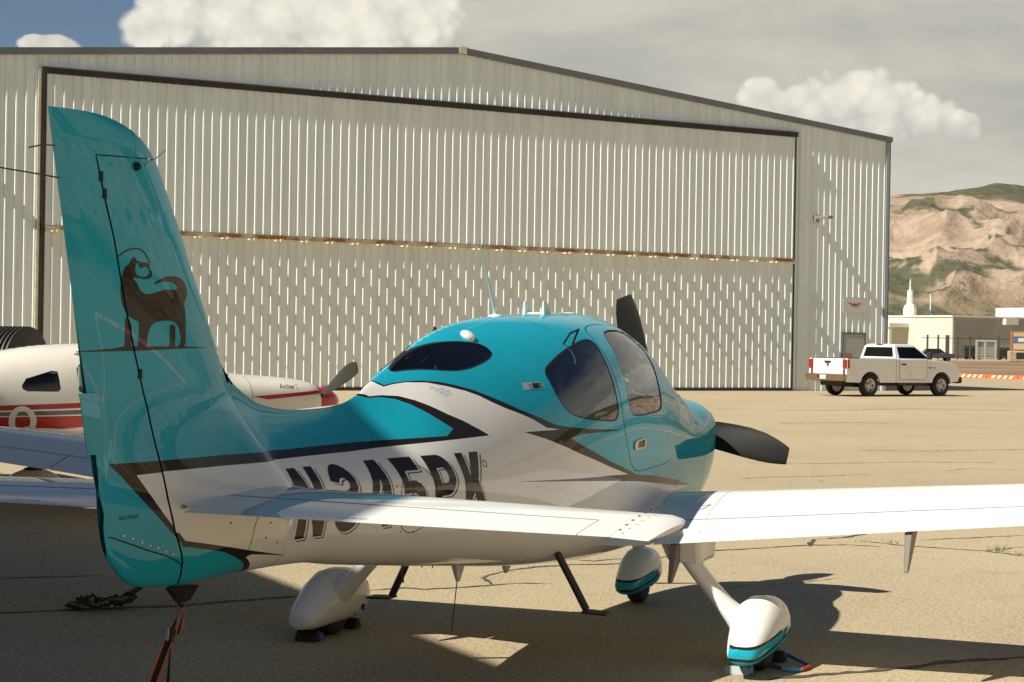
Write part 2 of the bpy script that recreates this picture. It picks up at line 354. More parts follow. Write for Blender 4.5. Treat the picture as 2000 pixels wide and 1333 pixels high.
# bi-fold door
DX0, DX1, HY = -23.78, 5.52, -.11
door = MB().box((DX0, HY+.005, .03), (DX1, .02, 9.93)).build('hangar_door', SHEET2, H)
sheets(DX0, DX1, 5.20, lambda x: 9.95, HY, door, SHEET, 'door_panel'); sheets(DX0, DX1, .12, lambda x: 5.00, HY, door, SHEET2, 'door_panel')
MB().box((DX0-.12, -.20, 9.96), (DX1+.08, .03, 10.13)).build('door_header', FLASH, door)
MB().box((DX0-.16, -.24, 10.131), (DX1+.10, .03, 10.16)).build('drip_flashing', TRIM, door)
MB().box((DX0-.12, -.17, 0), (DX0-.01, .03, 9.955)).build('door_post', FLASH, door); MB().box((DX1+.002, -.15, 0), (DX1+.04, .03, 9.93)).build('door_post', FLASH, door)
MB().box((DX0-.26, -.12, 0), (DX0-.18, .02, 10.1)).build('door_jamb', CREAM, door)
MB().box((DX0, -.19, 5.06), (DX1, HY+.006, 5.17)).build('hinge_beam', RUST, door)
MB().box((DX0, -.20, 4.985), (DX1, HY+.006, 5.05)).build('hinge_beam', CREAM, door)
MB().box((DX0, -.17, .0), (DX1, HY+.02, .115)).build('bottom_seal', FLASH, door)
hm = None
x = DX0+.35
while x < DX1-.2:
    if hm is None:
        hm = MB().box((-.16, -.42, -.02), (.16, -.2, .03)).box((-.05, -.52, -.035), (.05, -.42, .045)).build('hinge', CREAM, door); hm.location = (x, 0, 5.005)
    else:
        o = hm.copy(); COL.objects.link(o); o.location = (x, 0, 5.005)
    x += .93
# wall lamps, sign, personnel door
for lx, lz in ((6.62, 6.80), (-25.75, 6.95)):
    a = thing('wall_lamp', 'grey bracket floodlight on the wall right of the hangar door' if lx > 0 else 'bracket floodlight on the hangar wall at the left frame edge', 'lamp', (0, 0, 0), 0, 'hangar wall lamps'); a.parent = None
    M4 = Matrix.Translation((HB[0], HB[1], 0)) @ Matrix.Rotation(HPH, 4, 'Z') @ Matrix.Translation((lx, 0, lz)); a.matrix_world = M4
    gm = mat('lamp_housing', (.22, .20, .17), .6)
    MB().box((-.09, -.20, -.12), (.09, -.0, .14)).build('lamp_base', gm, a, bevel=.01); MB().box((-.13, -1.0, -.02), (.13, -.2, .09)).build('lamp_head', gm, a, bevel=.02)
    MB().box((-.11, -.95, -.035), (.11, -.35, -.021)).build('lamp_lens', mat('lamp_lens', (.5, .5, .45), .2), a)
MB().box((8.05, -.075, 3.16), (9.22, -.05, 3.74)).build('sign_plate', mat('sign_sheet', (.62, .61, .57), .5), H)
RED = mat('sign_red', (.55, .03, .035), .5)
fr = ((8.64, -.0765, 3.46), (1, 0, 0), (0, 0, 1), (0, -1, 0))
for s in (-1, 1):
    q = MB()
    for k in range(4): q.prism([(s*(.05+.02*k), .03-.035*k), (s*(.36-.06*k), .10-.045*k), (s*(.34-.07*k), .072-.045*k), (s*(.06+.02*k), .005-.035*k)], fr, 0, .004)
    q.build('sign_wing', RED, H)
MB().prism([(-.06, 0), (0, -.11), (.06, 0), (.03, .05), (-.03, .05)], fr, .001, .006).build('sign_badge', mat('sign_blue', (.05, .08, .2), .5), H)
pd = MB().box((8.12, -.075, .02), (9.16, -.045, 2.26)).build('personnel_door', mat('door_grey', (.40, .41, .40), .5, 0, 0, .05), H)
MB().box((8.04, -.09, 0), (8.115, -.04, 2.34)).box((9.165, -.09, 0), (9.24, -.04, 2.34)).box((8.115, -.09, 2.265), (9.165, -.04, 2.34)).build('door_frame', TRIM, pd)
MB().box((8.2, -.081, 1.25), (8.55, -.0755, 1.5)).build('door_notice', mat('notice_red', (.45, .16, .10), .6), pd)
MB().box((8.99, -.12, .98), (9.09, -.0755, 1.04)).build('door_handle', METAL, pd)

# ================================================================== unseen hangar inferred from shade on the tail, its outline shaped to cast it
FP = [(-4.11, 3.43), (26.4, 36.6), (6., 54.), (-33., 30.), (-26., 4.77)]
nb = thing('hangar', 'unseen hangar left of the camera, shaped to cast the shadow on the tail', 'hangar', (0, 0, 0))
q = MB(); n = len(FP); HH = 9.0
q.add([(x, y, 0) for x, y in FP]+[(x, y, HH) for x, y in FP], [(i, (i+1) % n, n+(i+1) % n, n+i) for i in range(n)]); q.build('wall', mat('charcoal_sheet', (.16, .165, .17), .6), nb)  # walls kept dark to cut bounce light into the shaded area
q = MB(); q.add([(x, y, HH-.001) for x, y in FP]+[(-3, 28, HH+1.2)], [(i, (i+1) % n, n) for i in range(n)]); q.build('roof', SHEET, nb)

# ================================================================== mountains
def rock_mat():
    M = bpy.data.materials.new('mountain_slope'); M.use_nodes = True; T = M.node_tree; N = NT(T); b = T.nodes['Principled BSDF']
    O = N.n('ShaderNodeTexCoord').outputs['Object']
    n1 = N.noise(O, .0045, 6, .6, .5); n2 = N.noise(O, .016, 7, .7, .3); n3 = N.noise(O, .06, 4, .7)
    mp = N.n('ShaderNodeMapping'); mp.inputs['Scale'].default_value = (1, 1, .25); N.link(O, mp.inputs[0]); n4 = N.noise(mp.outputs[0], .035, 6, .75)
    sp = N.n('ShaderNodeSeparateXYZ'); N.link(O, sp.inputs[0]); ge = N.n('ShaderNodeNewGeometry'); sn = N.n('ShaderNodeSeparateXYZ'); N.link(ge.outputs['Normal'], sn.inputs[0])
    rock = N.mix(N.step(n2, .34, .66), (.295, .222, .165), (.455, .36, .275)); rock = N.mix(N.math('MULTIPLY', N.step(n4, .5, .72), .6), rock, (.22, .155, .115))
    low = N.mix(N.step(n2, .4, .6), (.30, .22, .14), (.20, .17, .105))
    green = N.mix(N.step(n3, .35, .65), (.085, .09, .058), (.13, .13, .085))
    c = N.mix(N.step(N.math('ADD', sp.outputs[2], N.math('MULTIPLY', n2, 80)), 70, 130), low, rock)
    veg = N.math('ADD', N.math('MULTIPLY', sn.outputs[2], 1.15), N.math('ADD', N.math('MULTIPLY', n1, 1.25), N.math('MULTIPLY', n2, .45)))
    veg = N.math('ADD', veg, N.math('MULTIPLY', N.step(N.math('ADD', sp.outputs[2], N.math('MULTIPLY', n2, 60)), 315, 350), .5))
    c = N.mix(N.step(veg, 1.90, 2.04), c, green)
    c = N.mix(N.math('MULTIPLY', N.math('MULTIPLY', N.step(n3, .56, .66), N.step(sp.outputs[2], 200, 60)), .7), c, (.10, .098, .055))
    N.link(c, b.inputs['Base Color']); b.inputs['Roughness'].default_value = 1; b.inputs['Specular IOR Level'].default_value = 0
    bn = N.n('ShaderNodeBump'); bn.inputs['Strength'].default_value = .6; bn.inputs['Distance'].default_value = 12; N.link(N.math('ADD', n2, N.math('MULTIPLY', n4, .8)), bn.inputs['Height']); N.link(bn.outputs[0], b.inputs['Normal'])
    return M
def vnoise(P, seed):
    r = np.random.RandomState(seed); tab = r.rand(256, 256)
    i = np.floor(P).astype(int); f = P-i; f = f*f*(3-2*f); g_ = lambda a, b: tab[(i[..., 0]+a) % 256, (i[..., 1]+b) % 256]
    return (g_(0, 0)*(1-f[..., 0])+g_(1, 0)*f[..., 0])*(1-f[..., 1])+(g_(0, 1)*(1-f[..., 0])+g_(1, 1)*f[..., 0])*f[..., 1]
def ridged(P, seed, oc=6):
    s = 0; a = .5; w_ = 1.
    for k in range(oc):
        n_ = 1-np.abs(2*vnoise(P, seed+k)-1); n_ = n_*n_*w_; s = s+a*n_; w_ = np.clip(n_*1.7, 0, 1); a *= .5; P = P*2.03+17.3
    return s
azs = np.radians(np.concatenate([np.linspace(16, 2, 330), np.linspace(1.6, -165, 330)])); rs = np.linspace(1700, 4500, 190)
AZ, RR = np.meshgrid(azs, rs, indexing='ij'); XY = np.stack([CAM_P[0]+RR*np.cos(AZ), CAM_P[1]+RR*np.sin(AZ)], -1)
u_ = np.clip((RR-1750)/1750, 0, 1)
crest = (282+330*np.clip((-8-np.degrees(AZ))/22, 0, 1)*np.clip((np.degrees(AZ)+165)/40, 0, 1))*(.9+.2*vnoise(np.stack([np.degrees(AZ)*.05, AZ*0+3], -1), 8))+55*(vnoise(np.stack([np.degrees(AZ)*.16+3, AZ*0], -1), 5)-.5)
shape = np.where(u_ < .22, .16*u_/.22, .16+.84*((u_-.22)/.78)**.92)
Zm = crest*(shape+((ridged(XY/620, 11)-.52)*.60+(ridged(XY/170+5, 41, 5)-.5)*.22)*np.clip((u_-.06)*2.4, 0, 1)*(1-.85*np.clip((u_-.55)*2.6, 0, 1)))
back = np.clip((RR-3500)/900, 0, 1); Zm = Zm+back*(60+18*np.clip((7.4-np.degrees(AZ))/2, -1, 1)+50*(ridged(XY/900, 31, 4)-.5))
Zm = np.where(RR < 1760, -4, Zm)
vs = np.concatenate([XY, Zm[..., None]], -1).reshape(-1, 3); na, nr = Zm.shape
fs = [(i*nr+j, (i+1)*nr+j, (i+1)*nr+j+1, i*nr+j+1) for i in range(na-1) for j in range(nr-1)]
me = bpy.data.meshes.new('mountain'); me.from_pydata(vs.tolist(), [], fs); me.materials.append(rock_mat()); fix_normals(me)
me.polygons.foreach_set('use_smooth', [True]*len(me.polygons))
mo = link_obj('mountain', me); tag(mo, 'tan rocky mountain ridge with green brush patches', None, None, 'structure')
# ================================================================== terminal building far right and what stands round it
def wpt(px, py, depth):
    d = CF+CR*(px-1000)/FPX-CU*(py-666.5)/FPX
    return CAM_P+d*depth
TT = np.array([math.cos(HPH), math.sin(HPH)]); TN = np.array([-math.sin(HPH), math.cos(HPH)])   # along / into the hangar grid
bc = np.array(gpt(1863, 700.5)); bdepth = float((np.array([*bc, 0])-CAM_P)@CF)
PX = bdepth/FPX
STUCCO = mat('pale_stucco', (.56, .545, .49), .9, 0, 0, .06, .3); STUCCO2 = mat('white_fascia', (.72, .70, .62), .7); STUCCO_SHADE = mat('shaded_stucco', (.36, .35, .325), .9, 0, 0, .06, .2)
T_ = thing('terminal_building', 'low flat-roofed pale building with a canopy, beyond the pickup', 'building', (bc[0], bc[1], 0), HPH)
# local: x along the hangar grid (right, away), y into (left, away); corner at origin
BH = 6.35
MB().box((0, 0.25, 0), (75, 60, BH-.25)).build('wall', STUCCO_SHADE, T_)  # right face away from the sun: its shade painted in as darker grey
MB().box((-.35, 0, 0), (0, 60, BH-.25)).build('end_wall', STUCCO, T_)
MB().box((-.5, -.1, BH-.25), (75, 60, BH)).build('parapet', STUCCO2, T_)
MB().box((9.5, -.75, BH-1.2), (12., .25, BH-.3)).build('scupper', STUCCO2, T_)
MB().box((-4.2, 9.5, 4.55), (-.36, 40, 5.15)).build('canopy', STUCCO2, T_)
for yy in (9.9, 14.5, 19, 23.5, 28): MB().box((-3.9, yy, 0), (-3.4, yy+.5, 4.55)).build('column', STUCCO2, T_)
dg = mat('dark_entrance_glass', (.03, .03, .025), .1)
for yy in (15, 18, 21, 24, 27, 30): MB().box((-.42, yy, .2), (-.352, yy+2.3, 3.4)).build('window', dg, T_)
MB().box((33, 12, BH), (60, 26, BH+2.0)).build('rooftop_unit', STUCCO2, T_)
LV = mat('louvre_grey', (.30, .31, .31), .6)
for k in range(12): MB().box((38+k*1.25, 11.9, BH+.25), (38.7+k*1.25, 11.995, BH+1.7)).build('louvre', LV, T_)
# beacon tower
p = wpt(1777, 617, bdepth*1.09); s = bdepth*1.09/FPX
tw = thing('beacon_tower', 'slim white beacon tower standing above the flat roof', 'tower', (p[0], p[1], 0))
zz = lambda y: CAM_P[2]+((666.5-5.3+.0166*777)-y)*s
MB().lathe([(0, 13*s), (zz(603), 13*s), (zz(602), 12*s), (zz(597), 11*s)], (0, 0, 0), (0, 0, 1), 8).build('tower_base', STUCCO2, tw)
MB().lathe([(zz(598), 11*s), (zz(594), 6.6*s), (zz(567), 5.2*s)], (0, 0, 0), (0, 0, 1), 12).build('tower_shaft', STUCCO2, tw)
MB().lathe([(zz(567), 2.0*s), (zz(552), 1.3*s), (zz(545), .6*s)], (0, 0, 0), (0, 0, 1), 8).build('finial', STUCCO2, tw)
q = MB()
for k in (-1, 0, 1): q.lathe([(0, 1.6*s), (1.6*s, 1.6*s)], (k*3.2*s, 0, zz(553+abs(k)*3)), (0, 0, 1), 8)
q.build('beacon_lamp', STUCCO2, tw)
p = wpt(1817, 612, bdepth*1.05); s = bdepth*1.05/FPX
ap = thing('antenna_mast', 'thin pale antenna mast with a dark drum at its foot', 'mast', (p[0], p[1], 0)); z0 = p[2]
MB().lathe([(0, .7*s), (z0+22*s, 1.1*s), (z0+37*s, 1.1*s)], (0, 0, 0), (0, 0, 1), 8).build('mast', STUCCO2, ap); MB().lathe([(z0-1*s, 6.5*s), (z0+3*s, 7*s), (z0+5*s, 3*s)], (0, 0, 0), (0, 0, 1), 12).build('drum', mat('drum_violet', (.10, .09, .14), .5), ap)
# fence in front of the building
FENCE = mat('fence_brown', (.05, .042, .03), .6)
fn = thing('perimeter_fence', 'dark post-and-rail fence in front of the pale building', 'fence')
fd = bdepth*.93; s = fd/FPX
for k, px in enumerate((1811, 1832, 1848, 1852, 1870, 1894, 1913, 1950, 1985, 2030)):
    p = wpt(px, 698, fd); MB().box((p[0]-.12, p[1]-.12, 0), (p[0]+.12, p[1]+.12, 1.9+31*s*.65)).build('post', FENCE, fn)
a, b = wpt(1800, 690, fd), wpt(2040, 690, fd)
for zz_ in (.5, 2.9): MB().tube([(a[0], a[1], zz_), (b[0], b[1], zz_)], .045, 6).build('rail', FENCE, fn)
# turnstile gate, bins, sign
def cage(px0, px1, py0, py1, depth, name, label, cat, mt, fn_):
    s_ = depth/FPX; p_ = wpt((px0+px1)/2, py1, depth); o = thing(name, label, cat, (p_[0], p_[1], 0), YAW-math.pi/2); fn_(o, (px1-px0)*s_, max(.5, p_[2]+(py1-py0)*s_), mt); return o
GALV = mat('galvanised', (.42, .44, .40), .5, .3)
def gate_parts(o, w_, h_, mt):
    for x in (-w_/2, -.05*w_, w_/2): MB().box((x-.12, -.12, 0), (x+.12, .12, h_)).build('gate_post', mt, o)
    MB().box((-w_/2-.12, -.14, h_), (w_/2+.12, .14, h_+.25)).build('header', mt, o)
    for z in np.linspace(.3, h_-.9, 7):
        MB().box((-w_/2+.15, -.04, z), (-.05*w_-.15, .04, z+.08)).build('bar', mt, o); MB().box((-.05*w_+.15, -.04, z), (w_/2-.15, .04, z+.08)).build('bar', mt, o)
cage(1907, 1944, 668, 698, fd*.99, 'turnstile_gate', 'grey barred turnstile gate in the fence', 'gate', GALV, gate_parts)
BIN = mat('dark_bin', (.025, .03, .028), .5, 0, 0, .2)
def bin_parts(o, w_, h_, mt):
    MB().hexa([(-w_/2*.8, -.6, .35), (w_/2*.8, -.6, .35), (w_/2*.8, .6, .35), (-w_/2*.8, .6, .35)], [(-w_/2, -.8, h_*.8), (w_/2, -.8, h_*.8), (w_/2, .8, h_*.8), (-w_/2, .8, h_*.8)]).build('bin_body', mt, o, bevel=.05)
    MB().hexa([(-w_/2, -.85, h_*.805), (w_/2, -.85, h_*.805), (w_/2, .85, h_*.805), (-w_/2, .85, h_*.805)], [(-w_/2*.9, -.2, h_), (w_/2*.9, -.2, h_), (w_/2*.9, .85, h_*.95), (-w_/2*.9, .85, h_*.95)]).build('bin_lid', mt, o, bevel=.04)
    for x in (-.3, .3): MB().lathe([(-.08, .3), (.08, .3)], (x*w_, -.4, .3), (0, 1, 0), 12).build('wheel', TYRE, o)
cage(1881, 1906, 675, 697, fd*1.01, 'waste_trailer', 'dark wheeled container left of the turnstile gate', 'container', BIN, bin_parts)
cage(1946, 1972, 679, 698, fd*1.01, 'waste_trailer', 'dark wheeled container right of the turnstile gate', 'container', BIN, bin_parts)
BROWN = mat('sign_brown', (.33, .13, .045), .7); BASE = mat('sign_stone', (.42, .34, .22), .9, 0, 0, .25, 2)
def sign_parts(o, w_, h_, mt):
    MB().box((-w_/2, -.3, h_*.36), (w_/2, .3, h_)).build('sign_frame', BROWN, o)
    MB().box((-w_*.42, -.34, h_*.82), (w_*.42, -.302, h_*.95)).build('sign_header', mat('sign_gold', (.55, .45, .22), .6), o)
    MB().box((-w_*.44, -.34, h_*.62), (w_*.44, -.302, h_*.80)).build('sign_band', mat('sign_blue2', (.10, .16, .42), .5), o)
    MB().box((-w_*.2, -.35, h_*.65), (w_*.3, -.342, h_*.77)).build('sign_lettering', STUCCO2, o); MB().box((-w_*.42, -.34, h_*.40), (w_*.42, -.302, h_*.60)).build('sign_panel', mat('sign_cream', (.60, .48, .30), .6), o)
    MB().box((-w_*.62, -.5, 0), (w_*.62, .5, h_*.355)).build('sign_plinth', BASE, o, bevel=.1)
    MB().box((-w_*.3, -.53, h_*.1), (w_*.3, -.502, h_*.3)).build('sign_grille', BIN, o)
cage(1974, 2016, 647, 699, fd*.9, 'entrance_sign', 'brown framed roadside sign with a blue band, at the right frame edge', 'sign', BROWN, sign_parts)
# parked car roof behind the pickup bonnet
p = wpt(1828, 705, bdepth*.82); cr = thing('parked_car', 'small dark blue car half hidden behind the pickup bonnet', 'car', (p[0], p[1], 0), YAW-math.pi/2)
CBLUE = mat('car_navy', (.03, .032, .06), .3, 0, 1.)
MB().hexa([(-2.1, -.85, .35), (2.1, -.85, .35), (2.1, .85, .35), (-2.1, .85, .35)], [(-2.0, -.8, .95), (2.05, -.8, .9), (2.05, .8, .9), (-2.0, .8, .95)]).build('body', CBLUE, cr, bevel=.12)
MB().hexa([(-1.7, -.76, .93), (1.1, -.76, .93), (1.1, .76, .93), (-1.7, .76, .93)], [(-1.2, -.6, 1.45), (.4, -.6, 1.45), (.4, .6, 1.45), (-1.2, .6, 1.45)]).build('cabin', mat('car_window_dark', (.02, .02, .02), .08), cr, bevel=.06)
MB().box((-1.22, -.62, 1.44), (.42, .62, 1.48)).build('roof', CBLUE, cr, bevel=.02)
for sx in (-1.35, 1.3):
    for sy in (-.82, .72): MB().lathe([(0, .3), (.1, .3)], (sx, sy, .31), (0, 1, 0), 14).build('wheel', TYRE, cr)
# ------------------------------------------------------------------ low barricades, orange with white slanted bars
ORANGE = mat('barricade_orange', (.78, .15, .03), .55, 0, 0, .1, 3); BWHITE = mat('barricade_white', (.78, .74, .66), .55)
a = np.array(gpt(1872, 737.5)); b = np.array(gpt(2004, 742.5)); dv = (b-a)/np.linalg.norm(b-a); rzb = math.atan2(dv[1], dv[0]); LB = 2.42
proto = thing('barricade', 'low orange barricade with slanted white bars, one of the row beyond the pickup', 'barricade', (0, 0, 0), 0, 'row of orange barricades')
MB().hexa([(0, -.14, 0), (LB-.05, -.14, 0), (LB-.05, .14, 0), (0, .14, 0)], [(.01, -.09, .23), (LB-.06, -.09, .23), (LB-.06, .09, .23), (.01, .09, .23)]).build('barrier_body', ORANGE, proto, bevel=.02)
for k in range(4):
    x0 = .35+k*.46
    MB().hexa([(x0, -.142, .04), (x0+.2, -.142, .04), (x0+.2, .142, .04), (x0, .142, .04)], [(x0+.14, -.108, .20), (x0+.34, -.108, .20), (x0+.34, .108, .20), (x0+.14, .108, .20)]).build('white_bar', BWHITE, proto)
for k in range(-1, 40):
    o = proto if k == -1 else copy_tree(proto)
    pp = a+dv*LB*k; o.location = (pp[0], pp[1], 0); o.rotation_euler = (0, 0, rzb)
    if k > 4: o['label'] = 'orange barricade of the row running on outside the frame'; 
# ------------------------------------------------------------------ black ribbed culvert pipe in front of the hangar at the left edge
PIPE = mat('black_polyethylene', (.02, .02, .018), .55, 0, 0, .25, 5)
p = wpt(56, 700, 37.); cu = thing('culvert_pipe', 'black ribbed culvert pipe behind the red and white aircraft, at the left frame edge', 'pipe', (p[0], p[1], 0), YAW-math.pi/2+math.pi-.25)
prof = []; 
for k in range(40):
    x0 = k*.10; prof += [(x0, .92), (x0+.02, .975), (x0+.06, .975), (x0+.08, .92)]
MB().lathe(prof, (0, 0, .985), (1, 0, 0), 40).build('ribbed_tube', PIPE, cu, 40)
MB().box((.0, -1.0, 1.36), (4.0, -.90, 1.42)).box((.0, .90, 1.36), (4.0, 1.0, 1.42)).build('strap', mat('blue_strap', (.02, .07, .25), .6), cu)
# ================================================================== teal and white light aircraft: body shape as half-width y(x, z)
def pchip(xs,ys):
    xs=np.array(xs,float);ys=np.array(ys,float);h=np.diff(xs);d=np.diff(ys)/h
    m=np.zeros_like(ys);m[0]=d[0];m[-1]=d[-1]
    for i in range(1,len(xs)-1):
        if d[i-1]*d[i]>0:
            w1=2*h[i]+h[i-1];w2=h[i]+2*h[i-1];m[i]=(w1+w2)/(w1/d[i-1]+w2/d[i])
    def f(x):
        x=np.clip(np.asarray(x,float),xs[0],xs[-1]);i=np.clip(np.searchsorted(xs,x)-1,0,len(xs)-2)
        t=(x-xs[i])/h[i]
        return ys[i]*(1+2*t)*(1-t)**2+m[i]*h[i]*t*(1-t)**2+ys[i+1]*t*t*(3-2*t)+m[i+1]*h[i]*t*t*(t-1)
    return f
ZTOP=pchip([0,.126,.244,.359,.452,.522,.566,.612,.648,.668,.733,.802,.862,.924,1.059,1.145,1.209,1.296,1.40,1.497,1.583,1.749,1.932,2.06,2.3,2.463,2.619,2.796,3.058,3.289,3.6,3.9,4.2,4.5,4.8,5.1,5.35,5.6,5.9,6.15,6.4,6.6,6.75,6.85,7.0,7.3,7.5,7.6,7.66],
 [2.644,2.650,2.653,2.65,2.636,2.618,2.601,2.577,2.549,2.532,2.449,2.35,2.264,2.161,1.957,1.817,1.748,1.679,1.630,1.593,1.576,1.556,1.55,1.55,1.563,1.60,1.657,1.727,1.817,1.882,1.942,1.977,2.0,2.015,2.026,2.035,2.043,2.040,2.005,1.947,1.85,1.735,1.62,1.545,1.515,1.48,1.43,1.385,1.33])
ZBOT=pchip([0,.34,.36,.39,.442,.511,.58,.651,.9,1.04,1.24,1.52,1.84,2.2,3.3,4.2,4.7,5.1,5.5,6.0,6.8,7.2,7.45,7.6,7.66],
 [1.6,1.30,1.163,1.077,1.024,.969,.937,.924,.902,.905,.905,.897,.882,.835,.705,.608,.57,.545,.535,.53,.555,.62,.73,.86,.95])
WID=pchip([0,.36,.9,1.2,1.6,2.0,2.5,3.0,3.5,4.0,4.4,4.8,5.4,6.0,6.6,7.0,7.3,7.5,7.6,7.66],
 [.0,.015,.085,.135,.20,.262,.345,.43,.51,.578,.612,.63,.632,.615,.585,.56,.525,.46,.37,.26])
ZWID=pchip([0,.9,2.0,3.0,3.6,4.2,5.0,6.0,6.8,7.3,7.66],[1.22,1.20,1.19,1.18,1.20,1.25,1.27,1.19,1.20,1.25,1.25])
EB=pchip([0,1.5,2.0,2.5,3.0,8],[0,0,.1,.5,1,1])
NTP=pchip([0,2.5,3,3.5,4,4.5,5,6,6.5,6.8,7.2,8],[1.3,1.3,1.35,1.52,1.8,2.1,2.25,2.0,1.75,2.0,2.7,2.4])
NB=pchip([0,1.2,3,4,5,7,8],[2.2,2.2,2.45,2.9,3.1,2.7,2.3])
LEX=pchip([0,1.2,1.5,1.679,1.748,1.817,1.957,2.161,2.264,2.35,2.449,2.532,2.549,2.577,2.601,2.618,2.636,2.65,2.66],
 [1.55,1.50,1.345,1.235,1.19,1.145,1.059,.924,.862,.802,.733,.668,.648,.612,.566,.522,.452,.359,.2])
def TEX(z): return np.where(z>1.213,.361*(2.644-z)/1.431,.361)
def naca(c):
    c=np.clip(c,0,1); return np.maximum(5*(.2969*np.sqrt(c)-.126*c-.3516*c*c+.2843*c**3-.1036*c**4),0)
def finhalf(x,z):
    xl=LEX(z);xt=TEX(z);ch=np.maximum(xl-xt,1e-4);c=(xl-x)/ch
    th=np.where(z>2.3,.10,.105)
    return np.where((c>0)&(c<1.0001),naca(c)*th*ch*np.clip((2.68-z)/.12,.0,1)**.5,0)
def halfw(x,z):
    x=np.asarray(x,float);z=np.asarray(z,float)
    zt=ZTOP(x);zb=ZBOT(x);zw=np.minimum(np.maximum(ZWID(x),zb+.08),zt-.08);w=WID(x);e=EB(x)
    hf=np.where(x<1.35,np.minimum(zt-zw,.47),zt-zw)
    qS=np.clip((z-zw)/np.maximum(hf,1e-3),0,1);qE=np.clip((z-zw)/(zt-zw),0,1)
    n=NTP(x);up=(1-e)*np.cos(np.pi*qS/2)**2+e*(1-qE**n)**(1/n)
    qb=np.clip((zw-z)/(zw-zb),0,1);n=NB(x);lo=(1-qb**n)**(1/n)
    y=w*np.where(z>zw,up,lo)
    fade=np.where(z<zw,lo,1)*np.where(x>.9,np.clip((zt-z)/.02,0,1)**.5,1)
    y=y+finhalf(x,z)*fade*np.where(z<1.25,np.clip((z-.95)/.3,0,1)*0+1,1)
    return np.where((z>zt)|(z<zb)|(x<0)|(x>7.66),-1e-3,y)
SC = 1.5
class Body:
    def __init__(s, half, ztop, zbot): s.half, s.ztop, s.zbot = half, ztop, zbot
    def tz(s, x, z):
        zt, zb = s.ztop(x), s.zbot(x); return np.arccos(np.clip(1-2*(z-zb)/(zt-zb), -1, 1))/np.pi
    def pt(s, x, t):
        zt, zb = s.ztop(x), s.zbot(x); z = zb+(zt-zb)*(1-np.cos(np.pi*t))/2
        return np.stack([x, -np.maximum(s.half(x, np.clip(z, zb+1e-6, zt-1e-6)), 0), z], -1)
    def surf(s, x, t, off=0.):
        """points and unit outward normals on the right-hand side"""
        p = s.pt(x, t); tt = np.clip(t, .006, .994); h = .004
        a = (s.pt(x+h, tt)-s.pt(x-h, tt)); b = (s.pt(x, np.clip(tt+.004, 0, .9995))-s.pt(x, np.clip(tt-.004, .0005, 1)))
        n = np.cross(a, b); n /= np.linalg.norm(n, axis=-1, keepdims=True)+1e-12
        n *= np.where(n[..., 1:2] > 1e-3, -1, 1)
        return p+n*off, n
SR = Body(halfw, ZTOP, ZBOT)
def dens(poly, step=.03, closed=True):
    out = []; n = len(poly)
    for i in range(n if closed else n-1):
        a, b = np.array(poly[i], float), np.array(poly[(i+1) % n], float); k = max(1, int(np.linalg.norm(b-a)/step))
        for j in range(k): out.append(a+(b-a)*j/k)
    if not closed: out.append(np.array(poly[-1], float))
    return np.array(out)
def todom(B, poly): return np.stack([poly[:, 0], SC*B.tz(poly[:, 0], poly[:, 1])], -1)
def pip(poly, P):
    x, y = P[:, 0], P[:, 1]; ins = np.zeros(len(P), bool); n = len(poly)
    a, b = poly, np.roll(poly, -1, 0)
    for (x0, y0), (x1, y1) in zip(a, b):
        if y0 == y1: continue
        c = ((y0 > y) != (y1 > y)) & (x < (x1-x0)*(y-y0)/(y1-y0)+x0); ins ^= c
    return ins
def offset_poly(poly, d):
    """grow (d>0) a closed polygon given in (x, z)"""
    P = np.array(poly, float); n = len(P); area = .5*np.sum(P[:, 0]*np.roll(P[:, 1], -1)-np.roll(P[:, 0], -1)*P[:, 1]); sg = 1 if area > 0 else -1
    e = np.roll(P, -1, 0)-P; e /= np.linalg.norm(e, axis=1, keepdims=True)+1e-9; nn = np.stack([e[:, 1], -e[:, 0]], 1)*sg
    v = nn+np.roll(nn, 1, 0); v /= np.maximum(np.linalg.norm(v, axis=1, keepdims=True), .5)
    return P+v*d
def cdt(B, polys, grid):
    V = []; E = []
    dom = {}
    for k, p in polys.items():
        q = todom(B, dens(p)); dom[k] = q; o = len(V); V += q.tolist(); n = len(q); E += [(o+i, o+(i+1) % n) for i in range(n)]
    V += grid
    r = delaunay_2d_cdt([Vector(v) for v in V], E, [], 0, 1e-5)
    vv = np.array([(a[0], a[1]) for a in r[0]]); ff = np.array([f for f in r[2] if len(f) == 3])
    return vv, ff, dom, vv[ff].mean(1)
def grid_pts(x0, x1, nx, t0, t1, nt):
    return [(float(x), float(SC*t)) for x in np.linspace(x0, x1, nx) for t in np.linspace(t0, t1, nt)]
def patch(B, name, vv, ff, mi, mats, parent, side=-1, off=0., flip=False):
    used = np.unique(ff); rm = -np.ones(len(vv), int); rm[used] = np.arange(len(used)); q = vv[used]
    p, n = B.surf(q[:, 0], np.clip(q[:, 1]/SC, 0, 1), off)
    if side == 1: p = p*np.array([1, -1, 1]); n = n*np.array([1, -1, 1])
    F_ = rm[ff]
    tri = p[F_]; gn = np.cross(tri[:, 1]-tri[:, 0], tri[:, 2]-tri[:, 0]); ok = np.linalg.norm(gn, axis=1) > 1e-10
    F_, gn, mi = F_[ok], gn[ok], mi[ok]
    bad = np.einsum('ij,ij->i', gn, n[F_].mean(1)) < 0; F_[bad] = F_[bad][:, ::-1]
    if flip: F_ = F_[:, ::-1]; n = -n
    me = bpy.data.meshes.new(name); me.from_pydata(p.tolist(), [], F_.tolist())
    for q_ in mats: me.materials.append(q_)
    me.polygons.foreach_set('material_index', mi.astype(np.int32)); me.polygons.foreach_set('use_smooth', [True]*len(me.polygons)); me.update()
    me.normals_split_custom_set_from_vertices([tuple(v) for v in n])
    return link_obj(name, me, parent)

